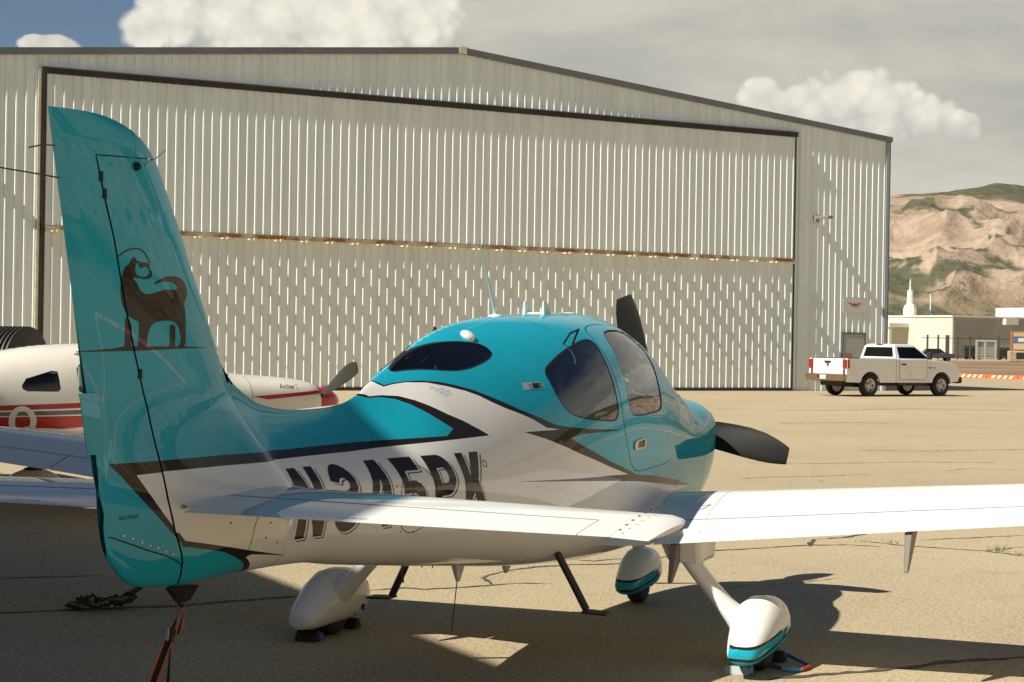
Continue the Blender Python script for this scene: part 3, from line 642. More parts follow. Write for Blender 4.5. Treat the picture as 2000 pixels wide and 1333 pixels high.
A = thing('light_aircraft', 'teal and white low-wing propeller aircraft tied down in the foreground', 'aircraft')
HINGE = [(.265, 2.502), (.317, 2.368), (.382, 2.208), (.452, 1.988), (.521, 1.802), (.605, 1.593), (.651, 1.401), (.681, 1.256), (.719, 1.138), (.747, 1.087), (.775, 1.036), (.788, 1.005), (.807, .953), (.831, .919), (.84, .9035)]
GAP = [(.655, 2.523), (.4, 2.509), (.265, 2.502)]
xb = np.concatenate([np.linspace(.85, 7.4, 120), np.linspace(7.42, 7.655, 14)])
top_run = [(float(x), float(ZTOP(x))) for x in xb[::-1] if x > .9]+[(float(x), float(ZTOP(x))) for x in np.linspace(.89, .668, 10)]
BODY = [(float(x), float(ZBOT(x))) for x in xb]+[(7.655, float(ZBOT(7.655)+(ZTOP(7.655)-ZBOT(7.655))*k/8)) for k in range(1, 8)]+top_run+GAP+HINGE[1:]
tp = lambda x: (x, float(ZTOP(x)))
nose = [(float(x), float(ZBOT(x))-.0) for x in np.linspace(6.9, 7.655, 16)]+[(7.655, 1.1), (7.655, float(ZTOP(7.655)))]
d1t = [tp(2.645), (2.655, 1.660), (2.679, 1.644), (2.729, 1.653), (2.819, 1.662), (2.917, 1.665), (3.033, 1.657), (3.131, 1.640), (3.237, 1.616), (3.341, 1.583), (3.443, 1.548), (3.551, 1.509), (3.650, 1.480), (3.732, 1.454), (3.846, 1.422), (3.951, 1.409), (4.099, 1.397), (4.338, 1.382), (4.703, 1.363)]
d1u = [(4.333, 1.364), (4.086, 1.362), (3.970, 1.347), (4.089, 1.306), (4.227, 1.268), (4.529, 1.189), (5.005, 1.087), (5.313, 1.062), (5.620, 1.028), (5.990, 0.986), (6.398, 0.928)]
d1l = [(6.360, 0.924), (5.823, 0.969), (5.333, 1.015), (5.050, 1.043), (4.662, 1.073), (4.048, 1.112), (3.666, 1.134), (3.323, 1.155), (3.665, 1.141), (4.044, 1.126), (4.542, 1.112), (4.820, 1.101), (4.534, 1.156), (4.286, 1.211), (4.050, 1.263), (3.854, 1.314), (3.704, 1.354), (3.507, 1.397)]
d1b = [(3.860, 1.398), (3.734, 1.412), (3.634, 1.457), (3.536, 1.489), (3.421, 1.522), (3.337, 1.553), (3.260, 1.587), (3.181, 1.611), (3.066, 1.635), (2.939, 1.655), (2.814, 1.657), (2.731, 1.648), (2.668, 1.637), (2.645, 1.652), tp(2.632)]
topf = [tp(float(x)) for x in np.linspace(7.655, 2.66, 60)]
TEALF = d1t+d1u+[(6.360, 0.921), (5.789, 0.926), (6.569, 0.845), (6.85, .60), (6.9, float(ZBOT(6.9)))]+nose[1:]+topf[1:]
DARK1 = d1t+d1u+d1l+d1b
b2i = [(.60, 1.401), (.931, 1.403), (1.034, 1.404), (1.624, 1.394), (2.199, 1.397), (2.571, 1.399), (2.846, 1.402), (2.918, 1.434), (2.860, 1.473), (2.813, 1.508), (2.743, 1.553), (2.679, 1.579), (2.600, 1.589), (2.530, 1.586), tp(2.462)]
TEALT = b2i+[tp(float(x)) for x in np.linspace(2.44, .9, 30)]+[tp(float(x)) for x in np.linspace(.88, .668, 8)]+[(.60, 2.56), (.2, 2.56), (.2, 1.401)]
b2o = [tp(2.488), (2.540, 1.594), (2.619, 1.598), (2.710, 1.593), (2.783, 1.573), (2.847, 1.547), (2.934, 1.504), (3.034, 1.466), (3.136, 1.419), (3.189, 1.392), (2.672, 1.377), (2.074, 1.361), (1.522, 1.36), (1.016, 1.363), (.6, 1.359)]
DARK2 = b2i+b2o
T4D = [(.70, 1.12), (.737, 1.127), (.776, 1.091), (.935, 1.062), (1.103, 1.03), (1.198, 1.012), (1.553, .9515), (1.316, .984), (1.203, .996), (1.175, .988), (1.241, .956), (1.33, .903), (1.25, .895), (.82, .89), (.6, 1.05)]
T4T = [(.70, 1.09), (.752, 1.09), (.767, 1.069), (.834, 1.059), (.903, 1.046), (1.011, 1.026), (1.101, .995), (1.187, .962), (1.275, .905), (1.2, .895), (.82, .89), (.6, 1.05)]
WREAR = [(2.785, 1.712), (2.929, 1.770), (3.079, 1.816), (3.230, 1.844), (3.390, 1.855), (3.531, 1.852), (3.599, 1.837), (3.612, 1.810), (3.595, 1.793), (3.520, 1.766), (3.402, 1.739), (3.299, 1.721), (3.223, 1.715), (3.157, 1.715), (3.055, 1.720), (2.959, 1.723), (2.869, 1.718), (2.812, 1.712)]
WMID = [(4.298, 1.813), (4.528, 1.857), (4.683, 1.877), (4.758, 1.874), (4.774, 1.847), (4.739, 1.780), (4.709, 1.690), (4.696, 1.601), (4.679, 1.506), (4.664, 1.460), (4.623, 1.428), (4.550, 1.424), (4.377, 1.433), (4.190, 1.448), (4.046, 1.473), (3.982, 1.510), (3.947, 1.572), (3.943, 1.642), (3.941, 1.683), (3.967, 1.711), (4.026, 1.735), (4.149, 1.774)]
WDOOR = [(5.115, 1.921), (5.314, 1.935), (5.562, 1.933), (5.720, 1.895), (5.832, 1.835), (5.782, 1.743), (5.702, 1.654), (5.643, 1.567), (5.600, 1.487), (5.546, 1.456), (5.472, 1.449), (5.166, 1.440), (4.948, 1.439), (4.915, 1.453), (4.879, 1.507), (4.897, 1.568), (4.926, 1.658), (4.947, 1.734), (4.989, 1.818), (5.030, 1.879)]
DOOR = [(4.823, 1.923), (4.808, 1.878), (4.795, 1.810), (4.768, 1.720), (4.761, 1.645), (4.745, 1.556), (4.734, 1.459), (4.743, 1.376), (4.784, 1.284), (4.826, 1.221), (4.884, 1.147), (4.987, 1.105), (5.297, 1.111), (5.690, 1.122), (5.773, 1.150), (5.808, 1.198), (5.822, 1.328), (5.814, 1.452), (5.835, 1.602), (5.921, 1.741), (5.979, 1.830), (5.864, 1.910), (5.609, 1.962), (5.195, 1.971), (4.934, 1.954)]
WSHIELD = [tp(5.74), (5.82, 1.975), (6.02, 1.90), (6.10, 1.80), (6.10, 1.70), (6.14, 1.60), (6.26, 1.525), (6.45, 1.505), (6.65, 1.52), (6.76, 1.56), tp(6.80)]+[tp(float(x)) for x in np.linspace(6.78, 5.76, 24)]
COWL = [(6.83, .5), (6.836, .5), (6.836, 1.6), (6.83, 1.6)]
COWL2 = [(6.836, 1.21), (7.66, 1.215), (7.66, 1.22), (6.836, 1.215)]
def chaikin(P, n=2):
    for _ in range(n):
        Q = []
        for a_, b_ in zip(P, P[1:]+P[:1]): Q += [(a_[0]*.75+b_[0]*.25, a_[1]*.75+b_[1]*.25), (a_[0]*.25+b_[0]*.75, a_[1]*.25+b_[1]*.75)]
        P = Q
    return P
WREAR, WMID, WDOOR, DOOR = chaikin(WREAR), chaikin(WMID), chaikin(WDOOR), chaikin(DOOR, 1)
clampz = lambda P: [(x, min(max(z, float(ZBOT(x))), float(ZTOP(x)))) for x, z in P]
POL = dict(body=BODY, tealf=clampz(TEALF), dark1=DARK1, tealt=clampz(TEALT), dark2=DARK2, t4d=clampz(T4D), t4t=clampz(T4T), wr=WREAR, wm=WMID, wd=WDOOR, door=DOOR, ws=WSHIELD,
           swr=offset_poly(WREAR, .007), swm=offset_poly(WMID, .007), swd=offset_poly(WDOOR, .007), gdoor=offset_poly(DOOR, .0045), cowl=clampz(COWL), cowl2=COWL2)
grid = [(float(x), float(SC*t)) for x in np.concatenate([np.linspace(.28, 1.5, 42), np.linspace(1.54, 7.4, 150), np.linspace(7.43, 7.64, 9)]) for t in np.linspace(.012, .988, 62)]
vv, ff, dom, cen = cdt(SR, POL, grid)
I = {k: pip(q, cen) for k, q in dom.items()}
win = {k: I[k] & I['body'] for k in ('wr', 'wm', 'wd', 'ws')}
anyw = win['wr'] | win['wm'] | win['wd'] | win['ws']
mi = np.zeros(len(ff), int)                      # 0 white 1 teal 2 dark 3 seam
mi[I['tealf'] | I['tealt']] = 1; mi[I['dark1'] | I['dark2']] = 2; mi[I['t4d']] = 2; mi[I['t4t']] = 1
mi[I['cowl'] | I['cowl2']] = 3; mi[I['gdoor'] & ~I['door']] = 3; mi[(I['swr'] | I['swm'] | I['swd']) & ~anyw] = 3
LM = [WHITE, TEAL, DARK, SEAM]
indoor = I['door'] & I['body']
fus = None
for side in (-1, 1):
    sel = I['body'] & ~anyw & ~indoor
    f_ = patch(SR, 'fuselage', vv, ff[sel], mi[sel], LM, A, side)
    sel = indoor & ~win['wd']
    d_ = patch(SR, 'door', vv, ff[sel], mi[sel], LM, A, side, .0015)
    for k, nm, par in (('wr', 'rear_window', f_), ('wm', 'side_window', f_), ('wd', 'door_window', d_), ('ws', 'windshield', f_)):
        s_ = win[k]; patch(SR, nm, vv, ff[s_], np.zeros(s_.sum(), int), [GLASS], par, side, -.002)
    sel = I['body'] & ~anyw & (cen[:, 0] > 2.75) & (cen[:, 0] < 6.7) & ~I['swr'] & ~I['swm'] & ~I['swd']
    patch(SR, 'cabin_lining', vv, ff[sel], np.zeros(sel.sum(), int), [LINING], f_, side, -.03, True)
    if side == -1: fus, rdoor = f_, d_
# nose cap with the two air inlets, spinner, blades
q = MB(); zc_ = np.linspace(float(ZBOT(7.655)), float(ZTOP(7.655)), 25); yh = np.maximum(halfw(np.full(25, 7.655), np.clip(zc_, zc_[0]+1e-5, zc_[-1]-1e-5)), 0)
ring = [(7.655, -y, z) for y, z in zip(yh, zc_)]+[(7.655, y, z) for y, z in list(zip(yh, zc_))[::-1][1:-1]]
q.add(ring+[(7.665, 0, 1.2)], [(i, (i+1) % len(ring), len(ring)) for i in range(len(ring))]); q.build('nose_cap', TEAL, A, 60)
for s in (-1, 1): MB().lathe([(0, .085), (.012, .085)], (7.66, s*.165, 1.26), (1, 0, 0), 20).build('air_inlet', SEAM, A)
HUBX, HUBZ, TH0 = 7.71, 1.266, .352
MB().lathe([(-.04, .155), (.0, .158), (.06, .15), (.14, .12), (.21, .07), (.25, .02), (.255, .0)], (HUBX, 0, HUBZ), (1, 0, 0), 28).build('spinner', WHITE, A, 40)
def blade(name, mt, parent, hub, L, th, chord=.175, back=False):
    q = MB(); rings = []; hub = np.array(hub); rad = np.array([0, math.sin(th), math.cos(th)]); tan = np.array([0, math.cos(th), -math.sin(th)]); ax = np.array([1., 0, 0])
    for f in (.12, .2, .3, .42, .55, .68, .8, .9, .96, 1.0):
        c_ = chord*(.42 if f < .15 else .62 if f < .25 else .85 if f < .35 else 1.0 if f < .6 else 1.0-.48*((f-.6)/.4)**2.6)
        tw = R_(68-62*f**.8); th_ = .035*(1.1-f)+.008; off = .0 if f < .5 else -.18*chord*((f-.5)/.5)**2
        d = tan*math.cos(tw)+ax*math.sin(tw); nn = np.cross(rad, d)
        rings.append([hub+rad*L*f+tan*off+d*c_/2*math.cos(a)+nn*th_/2*math.sin(a) for a in np.linspace(0, 2*math.pi, 14, endpoint=False)])
    return q.rings(rings).build(name, mt, parent, 60)
for k in range(3): blade('propeller_blade', BLADE, A, (HUBX, 0, HUBZ), .985, TH0+k*2.0944, .235)
# ---- rudder
RUD = [(.655, 2.527), (.4, 2.513), (.255, 2.506)]+[(x-.010, z) for x, z in HINGE[1:-1]]+[(.828, float(ZBOT(.828)))]
RUD += [(float(x), float(ZBOT(x))) for x in np.linspace(.82, .40, 22)]+[(.385, 1.095), (.372, 1.13), (.362, 1.175)]+[(float(TEX(z)), float(z)) for z in np.linspace(1.22, 2.643, 40)]+[tp(float(x)) for x in np.linspace(.01, .66, 30)]
RAR = [(.70, 1.401), (.492, 1.401), (.378, 1.402), (.44, 1.355), (.521, 1.284), (.61, 1.208), (.719, 1.113), (.75, 1.09), (.75, 1.12), (.712, 1.146), (.656, 1.202), (.587, 1.279), (.52, 1.354), (.70, 1.358)]
RWH = [(.70, 1.358), (.52, 1.354), (.587, 1.279), (.656, 1.202), (.712, 1.146), (.76, 1.12), (.76, 1.3)]
RSEAM = [(.36, 1.150), (.45, 1.122), (.58, 1.077), (.70, 1.04), (.765, 1.012), (.80, .98), (.80, .974), (.762, 1.007), (.698, 1.035), (.578, 1.072), (.448, 1.117), (.36, 1.145)]
RS2 = [(.50, 2.515), (.50, 2.66), (.503, 2.66), (.503, 2.515)]
PR = dict(body=RUD, ar=RAR, wh=RWH, seam=RSEAM, s2=clampz(RS2))
vr, fr_, dr, cr_ = cdt(SR, PR, [(float(x), float(SC*t)) for x in np.linspace(.005, .83, 45) for t in np.linspace(.01, .99, 60)])
IR = {k: pip(q, cr_) for k, q in dr.items()}; mr = np.ones(len(fr_), int); mr[IR['wh']] = 0; mr[IR['ar']] = 2; mr[IR['seam'] | IR['s2']] = 3
rudder = None
for side in (-1, 1):
    o = patch(SR, 'rudder', vr, fr_[IR['body']], mr[IR['body']], LM, A, side)
    if side == -1: rudder = o
# dark inside of the hinge gap
q = MB(); hp = [(x+.012, z) for x, z in HINGE]; hw = [max(.004, float(halfw(x, min(z, 2.5)))-.006) for x, z in hp]
q.add([(x, s*w_, z) for (x, z), w_ in zip(hp, hw) for s in (-1, 1)], [(2*i, 2*i+1, 2*i+3, 2*i+2) for i in range(len(hp)-1)]); q.build('hinge_web', SEAM, A)
q = MB(); q.add([(x, s*max(.004, float(halfw(x, 2.49))-.004), z-.008) for x, z in GAP for s in (-1, 1)], [(0, 1, 3, 2), (2, 3, 5, 4)]); q.build('horn_gap', SEAM, A)
def on(x, z, off=0., side=-1):
    p, n = SR.surf(np.array([x]), SR.tz(np.array([x]), np.array([z])), off); p, n = p[0], n[0]
    return p*np.array([1, -side, 1]), n*np.array([1, -side, 1])
# hinge brackets on the rudder line
for z in (2.43, 2.37, 1.725):
    x = float(np.interp(-z, [-h[1] for h in HINGE], [h[0] for h in HINGE])); p, n = on(x, z)
    MB().box((x-.011, p[1]-.004, z-.018), (x+.008, p[1]+.03, z+.018)).build('hinge_bracket', SEAM, A)
for k, (x, z) in enumerate([(.46, 1.137), (.505, 1.122), (.552, 1.105), (.594, 1.089), (.636, 1.076), (.68, 1.059), (.72, 1.045)]):
    p, n = on(x, z); MB().lathe([(-.002, .0055), (.0022, .005), (.003, .002)], p, n, 8).build('screw', METAL, rudder, 40)
# trim tab bent to the side
q = MB(); z0, z1 = 1.66, 1.44; xa, xb_ = float(TEX(z0))+.05, float(TEX(z1))+.05
q.hexa([(xb_, -.022, z1), (xb_-.10, -.012, z1), (xb_-.10, -.009, z1), (xb_, -.019, z1)], [(xa, -.022, z0), (xa-.10, -.012, z0), (xa-.10, -.009, z0), (xa, -.019, z0)]); q.build('trim_tab', TEAL, rudder)
# ---- decals: registration, emblem, placards
def arc(cx, cy, rx, ry, a0, a1, th, n=14):
    o = [(cx+rx*math.cos(R_(a)), cy+ry*math.sin(R_(a))) for a in np.linspace(a0, a1, n)]; i = [(cx+(rx-th)*math.cos(R_(a)), cy+(ry-th*.9)*math.sin(R_(a))) for a in np.linspace(a1, a0, n)]
    return o+i
GL = {'N': ([[(0, 0), (0, 1), (.24, 1), (.50, .44), (.50, 1), (.74, 1), (.74, 0), (.50, 0), (.24, .56), (.24, 0)]], []),
      '3': ([arc(.37, .71, .36, .29, 168, -90, .22), arc(.37, .30, .37, .30, 90, -168, .22)], []),
      '4': ([[(.42, 0), (.42, .2), (0, .2), (0, .40), (.34, 1), (.66, 1), (.66, .4), (.76, .4), (.76, .2), (.66, .2), (.66, 0)]], [[(.42, .4), (.42, .74), (.22, .4)]]),
      '5': ([[(.06, 1), (.70, 1), (.70, .8), (.26, .8), (.25, .66), (.25, .46), (.04, .46)], arc(.36, .33, .38, .33, 118, -165, .22)], []),
      'P': ([[(0, 0), (0, 1), (.24, 1), (.24, 0)], [(.2, 1), (.42, 1), (.42, .8), (.2, .8)], [(.2, .56), (.42, .56), (.42, .36), (.2, .36)], arc(.42, .68, .33, .32, 90, -90, .22)], []),
      'K': ([[(0, 0), (0, 1), (.24, 1), (.24, .62), (.48, 1), (.77, 1), (.47, .55), (.80, 0), (.52, 0), (.32, .36), (.24, .25), (.24, 0)]], []),
      '0': ([arc(.37, .5, .37, .5, 0, 359.9, .17, 32)], []),
      'Q': ([arc(.37, .5, .37, .5, 0, 359.9, .17, 32), [(.36, .3), (.5, .34), (.8, .02), (.6, -.04)]], [])}
def glyph_decal(B, ch, x0, z0, wd, ht, shear, name, mats, parent, off=.0012, shadow=True, seed=0):
    fx = lambda P, dx=0, dz=0: [(x0+wd*(p[0]+dx)+shear*(1-(p[1]+dz))*ht, z0+ht*(p[1]+dz)) for p in P]
    pos, neg = GL[ch]; polys = {}
    for i, p in enumerate(pos): polys['p%d' % i] = fx(p); 
    for i, p in enumerate(neg): polys['n%d' % i] = fx(p)
    if shadow:
        for tag_, (dx, dz) in (('a', (.048, -.027)), ('b', (.072, -.041))):
            for i, p in enumerate(pos): polys['%sp%d' % (tag_, i)] = fx(p, dx, dz)
            for i, p in enumerate(neg): polys['%sn%d' % (tag_, i)] = fx(p, dx, dz)
    xs = [p[0] for q_ in polys.values() for p in q_]; zs = [p[1] for q_ in polys.values() for p in q_]
    tt = [float(SC*B.tz(np.array([x_]), np.array([z_]))[0]) for x_ in (min(xs), max(xs)) for z_ in (min(zs), max(zs))]
    gr = [(float(x_), float(t_)) for x_ in np.linspace(min(xs)-.01, max(xs)+.01, 9) for t_ in np.linspace(min(tt), max(tt), 12)]
    v_, f_, d_, c_ = cdt(B, polys, gr); J = {k: pip(q_, c_) for k, q_ in d_.items()}
    un = lambda pre: np.any([J[k] for k in J if k.startswith(pre+'p')], axis=0) & ~(np.any([J[k] for k in J if k.startswith(pre+'n')], axis=0) if any(k.startswith(pre+'n') for k in J) else np.zeros(len(f_), bool))
    g0 = np.any([J[k] for k in J if k[0] == 'p'], axis=0)
    for k in J:
        if k[0] == 'n': g0 &= ~J[k]
    s_ = g0
    if shadow: s_ = g0 | (un('b') & ~un('a') & ~g0)
    return patch(B, name, v_, f_[s_], np.zeros(s_.sum(), int), mats, parent, -1, off)
for k, ch in enumerate('N345PK'):
    o = glyph_decal(SR, ch, 1.500+k*.2655, 1.022, .262, .298, .16, 'registration_letter', [DARK], fus)
EMB = {'halo': [(.402, 2.148), (.443, 2.171), (.505, 2.185), (.552, 2.175), (.581, 2.146), (.588, 2.134), (.594, 2.136), (.588, 2.149), (.557, 2.18), (.506, 2.191), (.439, 2.176), (.4, 2.152)],
 'head': [(.464, 2.126), (.479, 2.144), (.49, 2.154), (.506, 2.15), (.51, 2.14), (.547, 2.136), (.588, 2.136), (.593, 2.118), (.61, 2.099), (.606, 2.084), (.582, 2.074), (.549, 2.075), (.513, 2.078), (.489, 2.079), (.478, 2.075), (.447, 2.088)],
 'hole': [(.507, 2.131), (.524, 2.133), (.523, 2.122), (.536, 2.113), (.556, 2.121), (.58, 2.119), (.593, 2.106), (.589, 2.093), (.565, 2.082), (.525, 2.084), (.512, 2.09), (.5, 2.109)],
 'body': [(.464, 2.126), (.438, 2.113), (.424, 2.072), (.419, 2.039), (.424, 2.002), (.441, 1.964), (.465, 1.941), (.501, 1.925), (.532, 1.918), (.537, 1.899), (.535, 1.837), (.529, 1.823), (.588, 1.823), (.586, 1.861), (.605, 1.9), (.629, 1.915), (.67, 1.923), (.749, 1.924), (.781, 1.912), (.8, 1.887), (.809, 1.853), (.805, 1.837), (.792, 1.825), (.843, 1.825), (.843, 1.903), (.839, 1.973), (.83, 1.993), (.857, 2.018), (.861, 2.049), (.829, 2.083), (.768, 2.094), (.702, 2.09), (.649, 2.074), (.612, 2.054), (.675, 2.07), (.739, 2.072), (.777, 2.058), (.786, 2.044), (.767, 2.041), (.703, 2.041), (.659, 2.033), (.608, 2.021), (.567, 2.02), (.535, 2.033), (.518, 2.057), (.489, 2.077)],
 'leg1': [(.453, 1.931), (.474, 1.927), (.492, 1.903), (.494, 1.819), (.416, 1.816), (.449, 1.824), (.455, 1.831)],
 'leg2': [(.73, 1.906), (.749, 1.91), (.769, 1.904), (.769, 1.825), (.717, 1.824), (.734, 1.832)],
 'line': [(.198, 1.808), (.387, 1.818), (.46, 1.827), (.568, 1.826), (.815, 1.828), (1.041, 1.822), (.824, 1.819), (.53, 1.81), (.314, 1.807), (.198, 1.806)]}
for k_ in ('halo', 'head', 'hole', 'body'): EMB[k_] = chaikin(EMB[k_], 2 if k_ == 'halo' else 1)
hg = [(x, z) for x, z in HINGE]; EMB2 = dict(EMB); EMB2['fin'] = hg+[(3, .9), (3, 2.5)]; EMB2['gapl'] = [(x-.011, z) for x, z in hg]+[(x+.0, z) for x, z in hg[::-1]]
EMB2['fin'] = [(x, z) for x, z in hg if 1.7 < z < 2.3]+[(1.1, 1.73), (1.1, 1.9), (.85, 2.25)]
EMB2['gapl'] = [(x-.011, z) for x, z in hg if 1.7 < z < 2.3]+[(x, z) for x, z in hg[::-1] if 1.7 < z < 2.3]
ve, fe, de, ce = cdt(SR, EMB2, [(float(x), float(SC*t)) for x in np.linspace(.19, 1.05, 26) for t in np.linspace(.45, .8, 22)])
JE = {k: pip(q_, ce) for k, q_ in de.items()}
em = (JE['halo'] | (JE['head'] & ~JE['hole']) | JE['body'] | JE['leg1'] | JE['leg2'] | JE['line']) & ~JE['gapl']
em &= ~(JE['hole'] & ~JE['halo'])
for par, s_ in ((fus, em & JE['fin']), (rudder, em & ~JE['fin'])):
    for side in (-1, 1): patch(SR, 'emblem', ve, fe[s_], np.zeros(s_.sum(), int), [DARK], par, side, .0012)
def text_decal(B, txt, x0, z0, h, name, mt, parent, off=.0015, rot=0., xf=None):
    cu_ = bpy.data.curves.new('t', 'FONT'); cu_.body = txt; cu_.size = h/.7; cu_.resolution_u = 2; ob = bpy.data.objects.new('t', cu_); COL.objects.link(ob)
    bpy.context.view_layer.update(); dg_ = bpy.context.evaluated_depsgraph_get(); me0 = bpy.data.meshes.new_from_object(ob.evaluated_get(dg_)); bpy.data.objects.remove(ob)
    P = np.array([v.co[:2] for v in me0.vertices]); fs_ = [tuple(p.vertices) for p in me0.polygons]; bpy.data.meshes.remove(me0)
    c_, s_ = math.cos(rot), math.sin(rot); X = x0+P[:, 0]*c_-P[:, 1]*s_; Z = z0+P[:, 0]*s_+P[:, 1]*c_
    if xf is not None: V_ = [xf(a, b) for a, b in zip(X, Z)]
    else: V_, _ = B.surf(X, B.tz(X, Z), off); V_ = V_.tolist()
    me_ = bpy.data.meshes.new(name); me_.from_pydata([tuple(map(float, v)) for v in V_], [], fs_); me_.materials.append(mt); return link_obj(name, me_, parent)
PLAC = mat('placard_grey', (.30, .36, .37), .4, 0, .5)
q_ = dict(a=[(3.663, 1.608), (3.835, 1.613), (3.853, 1.648), (3.678, 1.646)], b=[(3.756, 1.613), (3.830, 1.615), (3.847, 1.644), (3.768, 1.643)])
vp, fp, dp, cp = cdt(SR, q_, []); ja, jb = pip(dp['a'], cp), pip(dp['b'], cp)
patch(SR, 'model_badge', vp, fp[ja], jb[ja].astype(int), [PLAC, DARK], fus, -1, .0012)
text_decal(SR, '22T', 3.722, 1.615, .022, 'badge_lettering', DARK, fus, .0025); text_decal(SR, 'GTS', 3.815, 1.616, .022, 'badge_lettering', PLAC, fus, .0025)
text_decal(SR, 'NO PUSH', .43, 1.195, .016, 'placard_lettering', DARK, rudder, .0015)
for k in range(4): text_decal(SR, ['RESCUE', 'PULL COVER OFF', 'PARACHUTE BELOW', 'STAND CLEAR'][k], 2.93+.02*k, 1.625-.012*k, .007, 'placard_lettering', PLAC, fus, .0015, .12)
# round access panel behind the registration, fuel drain badge
ring = lambda cx, cz, r, w_: ([(cx+r*math.cos(a), cz+r*math.sin(a)) for a in np.linspace(0, 2*math.pi, 48, endpoint=False)], [(cx+(r-w_)*math.cos(a), cz+(r-w_)*math.sin(a)) for a in np.linspace(0, 2*math.pi, 48, endpoint=False)])
for cx, cz, r, w_, nm in ((2.455, 1.128, .158, .0035, 'access_panel_seam'), (3.06, 1.259, .018, .004, 'static_port'), (5.95, .97, .02, .004, 'drain_port')):
    o_, i_ = ring(cx, cz, r, w_); vq, fq, dq, cq = cdt(SR, dict(o=o_, i=i_), []); s_ = pip(dq['o'], cq) & ~pip(dq['i'], cq); patch(SR, nm, vq, fq[s_], np.zeros(s_.sum(), int), [DARK], fus, -1, .0018)
for x, z in ((1.02, 1.14), (1.27, 1.12), (1.31, 1.16), (1.26, 1.06), (1.36, 1.17), (1.36, 1.03), (2.36, .985), (2.47, .975), (2.43, 1.30), (2.27, 1.2), (2.62, 1.09)):
    p, n = on(x, z); MB().lathe([(-.001, .005), (.0018, .004)], p, n, 8).build('screw', SEAM, fus)
q_ = dict(a=[(1.165, .93), (1.165, 1.12), (1.19, 1.165), (1.24, 1.185), (1.243, 1.182), (1.193, 1.162), (1.168, 1.118), (1.168, .93)]); vq, fq, dq, cq = cdt(SR, q_, []); s_ = pip(dq['a'], cq); patch(SR, 'panel_seam', vq, fq[s_], np.zeros(s_.sum(), int), [SEAM], fus, -1, .001)
# door handle
q_ = dict(a=[(4.915, 1.250), (4.925, 1.280), (4.977, 1.292), (5.139, 1.299), (5.156, 1.274), (5.130, 1.237), (4.942, 1.234)], b=[(4.979, 1.247), (4.998, 1.283), (5.131, 1.290), (5.120, 1.245)])
vq, fq, dq, cq = cdt(SR, q_, []); ja, jb = pip(dq['a'], cq), pip(dq['b'], cq)
patch(SR, 'door_handle', vq, fq[ja & ~jb], np.zeros((ja & ~jb).sum(), int), [METAL], rdoor, -1, .008); patch(SR, 'handle_recess', vq, fq[jb], np.zeros(jb.sum(), int), [DARK], rdoor, -1, .003)
# ---- seats and panel
for sx in (4.75, 5.45):
    for sy in (-.27, .27):
        MB().box((sx-.25, sy-.22, .80), (sx+.28, sy+.22, .98)).hexa([(sx-.30, sy-.22, .95), (sx-.15, sy-.22, .95), (sx-.15, sy+.22, .95), (sx-.30, sy+.22, .95)], [(sx-.46, sy-.2, 1.56), (sx-.36, sy-.2, 1.56), (sx-.36, sy+.2, 1.56), (sx-.46, sy+.2, 1.56)]).hexa([(sx-.46, sy-.12, 1.57), (sx-.38, sy-.12, 1.57), (sx-.38, sy+.12, 1.57), (sx-.46, sy+.12, 1.57)], [(sx-.49, sy-.11, 1.73), (sx-.41, sy-.11, 1.73), (sx-.41, sy+.11, 1.73), (sx-.49, sy+.11, 1.73)]).build('seat', SEAT, A, bevel=.03)
MB().hexa([(6.15, -.48, .95), (6.6, -.48, .95), (6.6, .48, .95), (6.15, .48, .95)], [(6.12, -.48, 1.38), (6.55, -.46, 1.42), (6.55, .46, 1.42), (6.12, .48, 1.38)]).build('instrument_panel', LINING, A, bevel=.03)
MB().box((4.4, -.40, .82), (6.5, .40, .84)).build('cabin_floor', LINING, A)
# ---- lifting surfaces
def airfoil(c, th, camber, chord): return th*chord*float(naca(c)), camber*chord*4*c*(1-c)
def lift(name, secs, c0, c1, side, mt, parent, closed_te=True, n=16, smooth=35):
    """secs: (y, x_le, x_te, z_le, z_te, thickness, camber)"""
    cs = c0+(c1-c0)*(1-np.cos(np.linspace(0, math.pi, n)))/2 if c0 == 0 else np.linspace(c0, c1, n)
    rings = []
    for y, xl, xt, zl, zt, th, cam_ in secs:
        ch = xl-xt; up = []; lo = []
        for c in cs:
            t_, k = airfoil(c, th, cam_, ch); x = xl-ch*c; z = zl+(zt-zl)*c+k; t_ = max(t_, .0012)
            up.append((x, side*y, z+t_)); lo.append((x, side*y, z-t_))
        rings.append(up+lo[::-1])
    return MB().rings(rings).build(name, mt, parent, smooth)
def interp_sec(secs, y):
    ys = [s[0] for s in secs]; return tuple([y]+[float(np.interp(y, ys, [s[k] for s in secs])) for k in range(1, 7)])
def cut(secs, y0, y1): return [interp_sec(secs, y0)]+[s for s in secs if y0 < s[0] < y1]+[interp_sec(secs, y1)]
SEAML = mat('seam_line_grey', (.40, .40, .38), .6)
def seam_ribbon(secs, y0, y1, c, side, parent, w_=.004, n=24):
    q = MB(); vs = []
    for y in np.linspace(y0, y1, n):
        _, xl, xt, zl, zt, th, cam_ = interp_sec(secs, y); ch = xl-xt
        for dx in (-w_, w_):
            cc = c+dx/ch; t_, k = airfoil(cc, th, cam_, ch); vs.append((xl-ch*cc, side*y, zl+(zt-zl)*cc+k+t_+.0012))
    q.add(vs, [(2*i, 2*i+1, 2*i+3, 2*i+2) for i in range(n-1)]); return q.build('hinge_seam', SEAML, parent)
